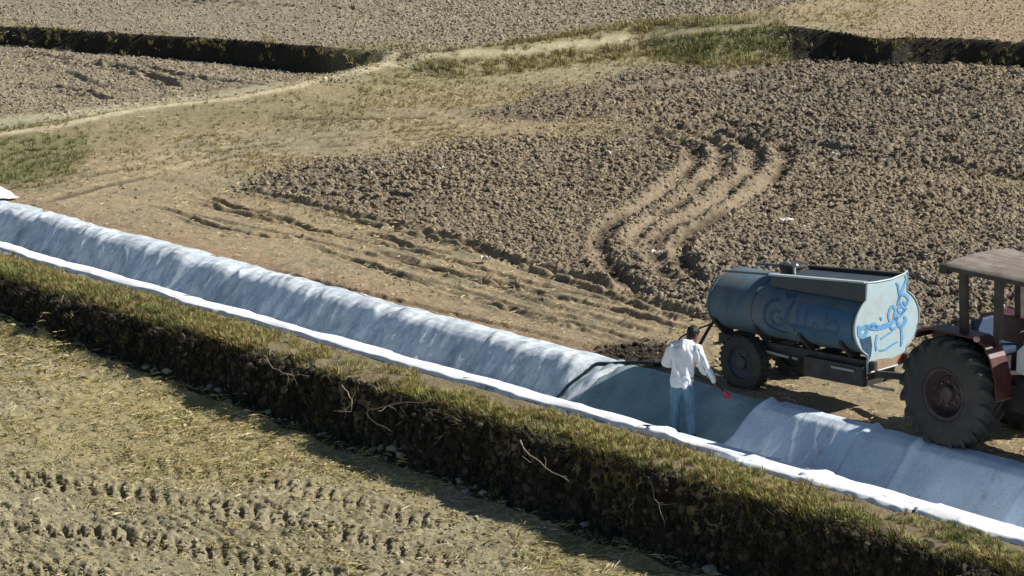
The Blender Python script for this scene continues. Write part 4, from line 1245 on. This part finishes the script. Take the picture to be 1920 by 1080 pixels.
# ------------------------------------------------------------------ hoses
def W(s, p, z=0.0): return tuple(SPw(s, p, z))
def cz(s, p, add=.0): return float(cloth_z(np.array([s]), np.array([p]))[0]) + add
hs = [W(15.15, 3.05, .84), W(15.0, 2.98, .62), W(14.85, 2.85, .25), W(14.75, 2.70, .05), W(14.5, 2.45, .035), W(14.2, 2.2, .045), W(13.95, 1.95, .02)]
for p_ in (1.75, 1.6, 1.45, 1.3, 1.15, 1.0, .7, .4):
    s_ = 13.85 + (1.95 - p_) * -.30
    hs.append(W(s_, p_, cz(s_, p_, .035)))
hs = smooth_line([h for h in hs], 5)
o = MB().tube(hs, .026, 10).build('water_hose', M_HOSE, None, True)
tag(o, 'thick black hose lying across the cloth at the left end of the wet part', 'hose')

# ------------------------------------------------------------------ person
PS, PP_ = 16.34, 1.05
FZ = -.495
person = empty('person', SPw(PS, PP_, FZ), math.radians(-24))
tag(person, 'person seen from behind in white shirt and blue-grey trousers, standing in the wet canal', 'person')
M_SKIN = paint('skin', (.20, .105, .065), (.15, .08, .05), .6, 9, .4)
M_SHIRT = paint('white_shirt', (.86, .86, .90), (.76, .78, .86), .85, 5, .5, .05)
M_TROUS = paint('washed_trousers', (.22, .36, .50), (.06, .12, .20), .85, 6, .9, .25, stretch=(1.6, 1.6, .5))
M_HAIR = paint('black_hair', (.012, .010, .010), None, .6, 20, .5, .3)
M_SHOE = paint('dark_sandal', (.05, .03, .045), None, .7, 10, .5)

def blob(mb, rings, n=20):
    """rings: (centre, rx, ry, axis dir) closed loft"""
    b = len(mb.v)
    for c, rx, ry, d in rings:
        c = Vector(c); d = Vector(d).normalized()
        xax = Vector((1, 0, 0)); 
        if abs(d.x) > .85: xax = Vector((0, 0, 1))
        yax = d.cross(xax).normalized(); xax = yax.cross(d).normalized()
        for k in range(n):
            a = 2*math.pi*k/n
            mb.v.append(tuple(c + xax*rx*math.cos(a) + yax*ry*math.sin(a)))
    for i in range(len(rings)-1):
        for k in range(n):
            mb.f.append((b+i*n+k, b+i*n+(k+1)%n, b+(i+1)*n+(k+1)%n, b+(i+1)*n+k))
    mb.f.append(tuple(b+k for k in reversed(range(n)))); e = b+(len(rings)-1)*n
    mb.f.append(tuple(e+k for k in range(n)))

def limb(mb, pts, rs, n=16, steps=4):
    P = smooth_line([tuple(p) for p in pts], steps)
    Rr = [r[0] for r in smooth_line([(r, 0) for r in rs], steps)]
    # round ends
    d0 = (Vector(P[0]) - Vector(P[1])).normalized(); d1 = (Vector(P[-1]) - Vector(P[-2])).normalized()
    P = [tuple(Vector(P[0]) + d0*Rr[0]*.8)] + list(P) + [tuple(Vector(P[-1]) + d1*Rr[-1]*.8)]
    Rr = [Rr[0]*.45] + Rr + [Rr[-1]*.45]
    mb.tube(P, Rr, n)

def remeshed(name, mb, voxel, mat, parent, smooth_it=6, disp=None):
    me = bpy.data.meshes.new(name); me.from_pydata(mb.v, [], mb.f); me.update()
    bm = bmesh.new(); bm.from_mesh(me); bmesh.ops.recalc_face_normals(bm, faces=bm.faces[:]); bm.to_mesh(me); bm.free()
    tmp = bpy.data.objects.new(name + '_tmp', me); COL.objects.link(tmp)
    r = tmp.modifiers.new('r', 'REMESH'); r.mode = 'VOXEL'; r.voxel_size = voxel
    s_ = tmp.modifiers.new('s', 'SMOOTH'); s_.iterations = smooth_it; s_.factor = .5
    dg = bpy.context.evaluated_depsgraph_get()
    me2 = bpy.data.meshes.new_from_object(tmp.evaluated_get(dg))
    bpy.data.objects.remove(tmp)
    me2.name = name
    if disp is not None:
        n = len(me2.vertices); co = np.empty(n*3, np.float32); me2.vertices.foreach_get('co', co); co = co.reshape(-1, 3)
        no = np.empty(n*3, np.float32); me2.vertex_normals.foreach_get('vector', no); no = no.reshape(-1, 3)
        co = co + no * disp(co)[:, None]
        me2.vertices.foreach_set('co', co.astype(np.float32).ravel()); me2.update()
    me2.materials.clear()
    return link(name, me2, parent, mat, True)

# joints (x right, y forward, z up; the person faces +y)
HIP = Vector((0, 0, .90)); CHEST = Vector((-.01, .03, 1.25)); NECK = Vector((.03, .09, 1.43)); HEAD = Vector((.085, .165, 1.535))
SHL, SHR = Vector((-.185, .04, 1.37)), Vector((.205, .06, 1.35))
ELL, WRL = Vector((-.285, .06, 1.10)), Vector((-.19, .28, .985))
ELR, WRR = Vector((.30, .10, 1.07)), Vector((.405, .20, .85))
KNL, ANL = Vector((-.115, .03, .47)), Vector((-.115, -.03, .07))
KNR, ANR = Vector((.12, .04, .47)), Vector((.155, -.02, .07))
def finger(mb, base, dirs, ls, r):
    pts = [Vector(base)]
    for d, l in zip(dirs, ls): pts.append(pts[-1] + Vector(d).normalized()*l)
    mb.tube(pts, [r, r, r*.9, r*.7][:len(pts)], 8)
def hand(mb, wr, fwd, palm_n, side, r=.0085):
    """fwd: from wrist to knuckles, palm_n: out of the palm, side: towards the thumb"""
    fwd, palm_n, side = fwd.normalized(), palm_n.normalized(), side.normalized()
    rings = []
    b = len(mb.v)
    n = 14
    for t, w, h in ((0, .026, .022), (.025, .034, .020), (.055, .041, .017), (.082, .042, .014)):
        c = wr + fwd*t
        for k in range(n):
            a = 2*math.pi*k/n
            mb.v.append(tuple(c + side*w*math.cos(a) + palm_n*h*math.sin(a)))
    for i in range(3):
        for k in range(n):
            mb.f.append((b+i*n+k, b+i*n+(k+1)%n, b+(i+1)*n+(k+1)%n, b+(i+1)*n+k))
    mb.f.append(tuple(b+k for k in reversed(range(n)))); mb.f.append(tuple(b+3*n+k for k in range(n)))
    for i, (o_, L_) in enumerate(((.031, .9), (.011, 1.0), (-.010, .95), (-.030, .75))):
        base = wr + fwd*.072 + side*o_
        finger(mb, base, [fwd + palm_n*.25, fwd*.35 + palm_n, palm_n*.8 - fwd*.5], [.045*L_, .027*L_, .020*L_], r)
    tb_ = wr + fwd*.028 + side*.028
    finger(mb, tb_, [side + fwd*.9 + palm_n*.5, fwd + palm_n*1.1 + side*.1, fwd*.6 + palm_n - side*.4], [.034, .028, .022], r*1.15)

bd = MB()
blob(bd, [((0, 0, .82), .13, .10, (0,0,1)), (HIP, .155, .11, (0,0,1)), ((0, .01, 1.02), .135, .095, (0,0,1)), (CHEST, .165, .11, (0,.1,1)), ((0, .05, 1.36), .15, .095, (0,.15,1)), ((.02, .07, 1.42), .07, .06, (0,.2,1))])
limb(bd, [NECK - Vector((0,.02,.05)), NECK, HEAD - Vector((.01,.03,.06))], [.055, .052, .052])
# head with face
hd = []
hdir = Vector((.28, .55, 0)).normalized()    # looking right and down
for t, w, dpt, off in ((-.105, .035, .04, .045), (-.09, .052, .06, .035), (-.06, .062, .078, .018), (-.02, .070, .090, .006), (.03, .074, .096, 0), (.075, .066, .086, -.004), (.105, .045, .06, -.006), (.118, .02, .03, -.006)):
    hd.append((t, w, dpt, off))
up = Vector((.03, .35, 1)).normalized() ; up = (Vector((0,0,1)) + hdir*.32).normalized(); fw = (hdir - Vector((0,0,.35))).normalized(); sx = fw.cross(up).normalized()
b = len(bd.v); n = 20
for t, w, dpt, off in hd:
    c = HEAD + up*t + fw*off
    for k in range(n):
        a = 2*math.pi*k/n; bd.v.append(tuple(c + sx*w*math.cos(a) + fw*dpt*math.sin(a)))
for i in range(len(hd)-1):
    for k in range(n): bd.f.append((b+i*n+k, b+i*n+(k+1)%n, b+(i+1)*n+(k+1)%n, b+(i+1)*n+k))
bd.f.append(tuple(b+k for k in reversed(range(n)))); bd.f.append(tuple(b+(len(hd)-1)*n+k for k in range(n)))
bd.tube([HEAD + fw*.085 + up*.02, HEAD + fw*.105 - up*.015, HEAD + fw*.112 - up*.032], [.008, .012, .013], 8)      # nose
bd.tube([HEAD + fw*.088 - up*.062 - sx*.022, HEAD + fw*.095 - up*.060, HEAD + fw*.088 - up*.062 + sx*.022], [.006, .008, .006], 8)  # lips
for q in (-1, 1):
    bd.tube([HEAD + sx*q*.070 + up*.02 - fw*.005, HEAD + sx*q*.084 + up*.012 - fw*.012, HEAD + sx*q*.082 - up*.018 - fw*.01, HEAD + sx*q*.070 - up*.03], [.008, .012, .010, .007], 8)  # ears
    bd.tube([HEAD + fw*.086 + up*.026 + sx*q*.018, HEAD + fw*.082 + up*.028 + sx*q*.045], [.007, .006], 8)     # brows
for sh, el, wr in ((SHL, ELL, WRL), (SHR, ELR, WRR)):
    limb(bd, [sh, sh.lerp(el, .5), el, el.lerp(wr, .45), wr], [.052, .046, .038, .036, .025])
for q, kn, an in ((-1, KNL, ANL), (1, KNR, ANR)):
    limb(bd, [Vector((q*.085, 0, .86)), Vector((q*.10, .02, .68)), kn, kn.lerp(an, .35) + Vector((0, -.02, 0)), an], [.085, .078, .055, .055, .036])
    limb(bd, [an - Vector((0, .035, .035)), an + Vector((0, .05, -.035)), an + Vector((q*.01, .15, -.05))], [.030, .034, .026])
hand(bd, WRR, (WRR - ELR) + Vector((0, .02, -.02)), Vector((-.5, .75, -.2)).cross(Vector((0,0,1))).normalized() * -1 * 1.0 + Vector((-.3, .2, -.3)), Vector((-.3, .85, .25)))
hand(bd, WRL, Vector((.6, .7, -.1)), Vector((.35, -.35, -.8)), Vector((.3, .3, .7)))
remeshed('body', bd, .0075, M_SKIN, person, 3)

sh_ = MB()
blob(sh_, [((.0, -.005, .775), .185, .135, (0,0,1)), ((.0, -.005, .84), .19, .142, (0,0,1)), ((0, 0, .95), .182, .135, (0,0,1)), ((-.005, .005, 1.08), .178, .128, (0,0,1)), ((-.01, .025, 1.22), .20, .138, (0,.1,1)),
            ((0, .045, 1.34), .205, .128, (0,.15,1)), ((.01, .065, 1.405), .155, .095, (0,.2,1)), ((.025, .085, 1.45), .075, .07, (0,.3,1))], 26)
for sh, el, wr in ((SHL, ELL, WRL), (SHR, ELR, WRR)):
    e = wr.lerp(el, .12)
    limb(sh_, [sh + Vector((-sh.x*.15, 0, 0)), sh.lerp(el, .5), el, el.lerp(wr, .45), e], [.078, .072, .062, .056, .045])
def folds(co):
    x, y, z = co[:, 0].astype(float), co[:, 1].astype(float), co[:, 2].astype(float)
    d = (vnoise(x * 17 + z * 3.5, z * 4.5 + y * 5, 801) - .5) * .058 + (vnoise(x * 30, z * 12 + y * 20, 802) - .5) * .012
    lowf = np.exp(-((z - .93) / .09) ** 2)
    d += lowf * (vnoise(x * 20, z * 30, 803) - .5) * .03
    return d
remeshed('shirt', sh_, .009, M_SHIRT, person, 4, folds)
cl_ = MB(); cpts = []
for k in range(17):
    a = 2*math.pi*k/16
    cpts.append((.028 + .068*math.cos(a), .088 + .066*math.sin(a), 1.452 + .018*math.sin(a)))
cl_.tube(cpts, .016, 8, False).build('collar', M_SHIRT, person, True)
tr = MB()
blob(tr, [((0, 0, .74), .150, .115, (0,0,1)), ((0, 0, .82), .165, .122, (0,0,1)), ((0, 0, .93), .160, .115, (0,0,1))], 22)
for q, kn, an in ((-1, KNL, ANL), (1, KNR, ANR)):
    limb(tr, [Vector((q*.082, 0, .80)), Vector((q*.095, .01, .66)), kn, kn.lerp(an, .5) + Vector((0, -.015, 0)), an + Vector((0, 0, .03))], [.100, .094, .078, .074, .070])
def tfolds(co):
    x, y, z = co[:, 0].astype(float), co[:, 1].astype(float), co[:, 2].astype(float)
    return (vnoise(x * 22, z * 5 + y * 8, 811) - .5) * .030 + (vnoise(x * 9, z * 16, 812) - .5) * .022 * (z < .6)
remeshed('trousers', tr, .009, M_TROUS, person, 4, tfolds)
hr = MB()
b = len(hr.v)
for t, w, dpt, off in ((-.075, .052, .045, -.045), (-.04, .070, .070, -.028), (0, .080, .088, -.018), (.04, .084, .099, -.008), (.08, .077, .094, -.004), (.112, .055, .070, -.004), (.130, .022, .03, -.004)):
    c = HEAD + up*t + fw*off
    for k in range(n):
        a = 2*math.pi*k/n; hr.v.append(tuple(c + sx*w*math.cos(a) + fw*dpt*math.sin(a)))
for i in range(6):
    for k in range(n): hr.f.append((b+i*n+k, b+i*n+(k+1)%n, b+(i+1)*n+(k+1)%n, b+(i+1)*n+k))
hr.f.append(tuple(b+k for k in reversed(range(n)))); hr.f.append(tuple(b+6*n+k for k in range(n)))
remeshed('hair', hr, .008, M_HAIR, person, 2, lambda co: (vnoise(co[:, 0].astype(float) * 60, co[:, 2].astype(float) * 40 + co[:, 1] * 50, 821) - .5) * .012)
for an in (ANL, ANR):
    MB().tube([an + Vector((0, -.07, -.055)), an + Vector((0, 0, -.055)), an + Vector((0, .09, -.055)), an + Vector((0, .19, -.055)), an + Vector((0, .215, -.052))], [.032, .042, .046, .042, .02], 14, True, 1.0).build('shoe', M_SHOE, person, True)

# spray hose with a red nozzle in the right hand
def PW(v): return person.matrix_world @ Vector(v)
bpy.context.view_layer.update()
pm = Matrix.Translation(person.location) @ Euler((0, 0, person.rotation_euler.z)).to_matrix().to_4x4()
hp = pm @ (WRR + Vector((.03, .07, -.05)))
hl = pm @ (WRL + Vector((.07, .05, -.03)))
tip = Vector(hp) + (pm.to_3x3() @ Vector((.13, .10, -.20)))
tip = Vector(G(1367, 744, -.12) + (-.12,)) * .0 + tip
noz = empty('spray_nozzle', hp)
tag(noz, 'red tipped spray nozzle on a thin black hose, held in the right hand', 'hose nozzle')
d = (tip - hp)
MB().tube([(0, 0, 0), tuple(d * .6)], .014, 10).build('lance', M_HOSE, noz, True)
MB().tube([tuple(d * .58), tuple(d * .75), tuple(d * 1.0), tuple(d * 1.12)], [.022, .034, .046, .03], 14).build('nozzle_head', paint('red_plastic', (.62, .05, .07), None, .4, 9, .2), noz, True)
gpt = smooth_line([tuple(v) for v in [(0, 0, 0), tuple((hl - hp) * .5 + Vector((0, 0, -.05)) + pm.to_3x3() @ Vector((0, .08, 0))), tuple(hl - hp), tuple(hl - hp + pm.to_3x3() @ Vector((.10, .22, .03))),
       tuple(Vector(W(14.95, 2.35, .50)) - hp), tuple(Vector(W(15.25, 2.75, .75)) - hp), tuple(Vector(W(15.40, 2.95, .80)) - hp)]], 6)
MB().tube(gpt, .014, 8).build('thin_hose', M_HOSE, noz, True)

# ------------------------------------------------------------------ small things lying about
def zat(x, y): return float(surface(np.array([[x]]), np.array([[y]]))[0][0, 0])
M_STONE = paint('pale_stone', (.33, .31, .27), (.17, .16, .13), .9, 9, .8, .3)
M_TWIG = paint('dry_twig', (.34, .28, .20), (.28, .21, .15), .9, 20, .7)
M_SCRAP = paint('white_scrap', (.62, .58, .50), (.45, .42, .36), .8, 9, .4)
def hit(px, py):
    zs = np.arange(.9, -1.6, -.01)
    P = np.array([G(px, py, z) for z in zs])
    g_ = ground_z(P[:, 0], P[:, 1])
    i = int(np.argmax(g_ >= zs)); return P[i, 0], P[i, 1]
def stone(px, py, z, size, label, i, grp=None):
    x, y = hit(px, py); zz = zat(x, y)
    bm = bmesh.new(); bmesh.ops.create_icosphere(bm, subdivisions=2, radius=size)
    from mathutils import noise
    for v in bm.verts:
        v.co *= 1 + .35 * noise.noise(v.co / size * 1.4 + Vector((i * 7.1, 0, 0)))
        v.co.z *= .65; v.co.x *= 1.25
    me = bpy.data.meshes.new('stone'); bm.to_mesh(me); bm.free()
    o = link('stone', me, None, M_STONE); o.location = (x, y, zz + size * .12); o.rotation_euler = (0, 0, i * 1.3)
    return tag(o, label, 'stone', grp)
GS = 'pale stones along the foot of the near bank'
ST = [(738, 848, .11, 'largest pale stone of the five-stone heap below the middle of the bank'),
      (716, 843, .09, 'stone directly left of the largest in the five-stone heap'),
      (752, 858, .09, 'stone directly right of the largest in the five-stone heap'),
      (700, 846, .08, 'leftmost stone of the five-stone heap below the middle of the bank'),
      (728, 862, .07, 'small stone nearest the viewer in the five-stone heap'),
      (275, 692, .08, 'leftmost of the three stones in a row below the left part of the bank'),
      (292, 696, .10, 'middle and largest of the three stones in a row below the left bank'),
      (314, 702, .09, 'rightmost of the three stones in a row below the left bank'),
      (395, 726, .08, 'left one of two stones side by side just right of the three-stone row'),
      (410, 733, .09, 'right one of two stones side by side just right of the three-stone row'),
      (505, 776, .07, 'lone small stone between the two-stone pair and the five-stone heap'),
      (862, 905, .09, 'leftmost of four stones in the rubble right of the five-stone heap'),
      (890, 915, .08, 'rearmost of four stones in the rubble right of the five-stone heap'),
      (874, 924, .07, 'smallest of four stones in the rubble, nearest the viewer'),
      (906, 926, .08, 'rightmost of four stones in the rubble right of the five-stone heap'),
      (1096, 985, .08, 'lone grey stone half way between the four stones and the far right stone'),
      (1330, 1072, .13, 'single large pale stone in deep shade, farthest right along the bank foot')]
for i, (px, py, sz, lb) in enumerate(ST):
    stone(px, py, float(np.interp(px, [0, 1400], [-.56, -1.08])), sz * .8, lb, i, GS)

def scrap(px, py, w, h, rot, label, mat=None, z=0, name='white_scrap'):
    x, y = hit(px, py); zz = zat(x, y)
    U, V = np.meshgrid(np.linspace(-w, w, 12), np.linspace(-h, h, 8), indexing='ij')
    Zq = .05 + (vnoise(U * 30, V * 30, int(px)) - .3) * .09
    taper = 1 - .5 * (U / w) ** 2
    o = link(name, grid_mesh(name, U, V * taper + (vnoise(U * 20, V * 0, 5) - .5) * .08, Zq), None, mat or M_SCRAP)
    o.location = (x, y, zz + .03); o.rotation_euler = (0, 0, rot)
    return tag(o, label, 'scrap')
scrap(911, 493, .085, .10, .5, 'small white scrap in the wheel rut above the middle of the canal')
scrap(1477, 426, .16, .12, .4, 'bright ragged scrap on the clods above the tanker, largest of the scraps')
scrap(1141, 297, .07, .09, .1, 'tiny white scrap in the ploughed soil left of the curved wheel ruts')
scrap(824, 324, .10, .08, .2, 'small pale scrap near the upper left of the ploughed patch')
scrap(1233, 487, .10, .07, .1, 'pale scrap between the lower ends of the curved wheel ruts')
scrap(1568, 303, .07, .08, .1, 'tiny white scrap right of the curved wheel ruts')

def twig(pts, r, label, grp='dead branches hanging from the near bank'):
    P = []
    for s_, p_, z_ in pts: P.append(W(s_, p_, z_))
    P = smooth_line(P, 5)
    r = r * .62
    P = [(a + random.uniform(-.02, .02), b_ + random.uniform(-.02, .02), c + random.uniform(-.02, .02)) for a, b_, c in P]
    m = MB().tube(P, [r * (1 - .7 * i / len(P)) for i in range(len(P))], 6)
    k = len(P) // 2; q = Vector(P[k])
    for _ in range(3):
        q2 = Vector(P[random.randrange(2, len(P) - 1)]); e = Vector((random.uniform(-.2, .2), -.03, random.uniform(-.2, .2)))
        m.tube([q2, q2 + e * .5 + Vector((.02, 0, .02)), q2 + e], [r * .4, r * .3, r * .15], 4)
    m.tube([q, q + Vector((random.uniform(-.15, .15), -.05, random.uniform(-.12, .1))), q + Vector((random.uniform(-.25, .25), -.1, random.uniform(-.2, .12)))], [r * .5, r * .4, r * .2], 5)
    o = m.build('dead_branch', M_TWIG, None, True)
    return tag(o, label, 'branch', grp)
twig([(15.9, -1.75, -.10), (16.4, -1.95, -.22), (17.2, -2.05, -.35)], .022, 'pale straight branch on the shaded near bank below the man')
twig([(13.2, -1.85, -.50), (12.7, -1.95, -.30), (13.4, -1.75, -.05), (14.0, -1.55, .06)], .020, 'bent dead branch rising over the near bank crest, middle of the picture')
twig([(11.9, -1.75, -.05), (12.3, -1.9, -.25), (11.9, -1.9, -.45)], .018, 'hooked dead twig hanging on the near bank, left of the bent branch')
twig([(13.6, -1.9, -.60), (14.3, -1.8, -.35), (15.0, -1.65, -.10)], .016, 'thin slanting twig in the shade right of the bent branch')
twig([(4.55, -1.75, .04), (4.6, -1.9, -.25), (4.5, -1.95, -.42)], .020, 'upright pale twig on the near bank at the left')
twig([(18.4, -1.7, -.1), (18.8, -1.9, -.35), (19.0, -1.95, -.6)], .016, 'thin twig drooping down the near bank below the smooth cloth')
twig([(9.9, -1.7, .02), (10.6, -1.85, -.12), (11.2, -1.8, -.04)], .014, 'long low twig along the near bank crest, left of centre')
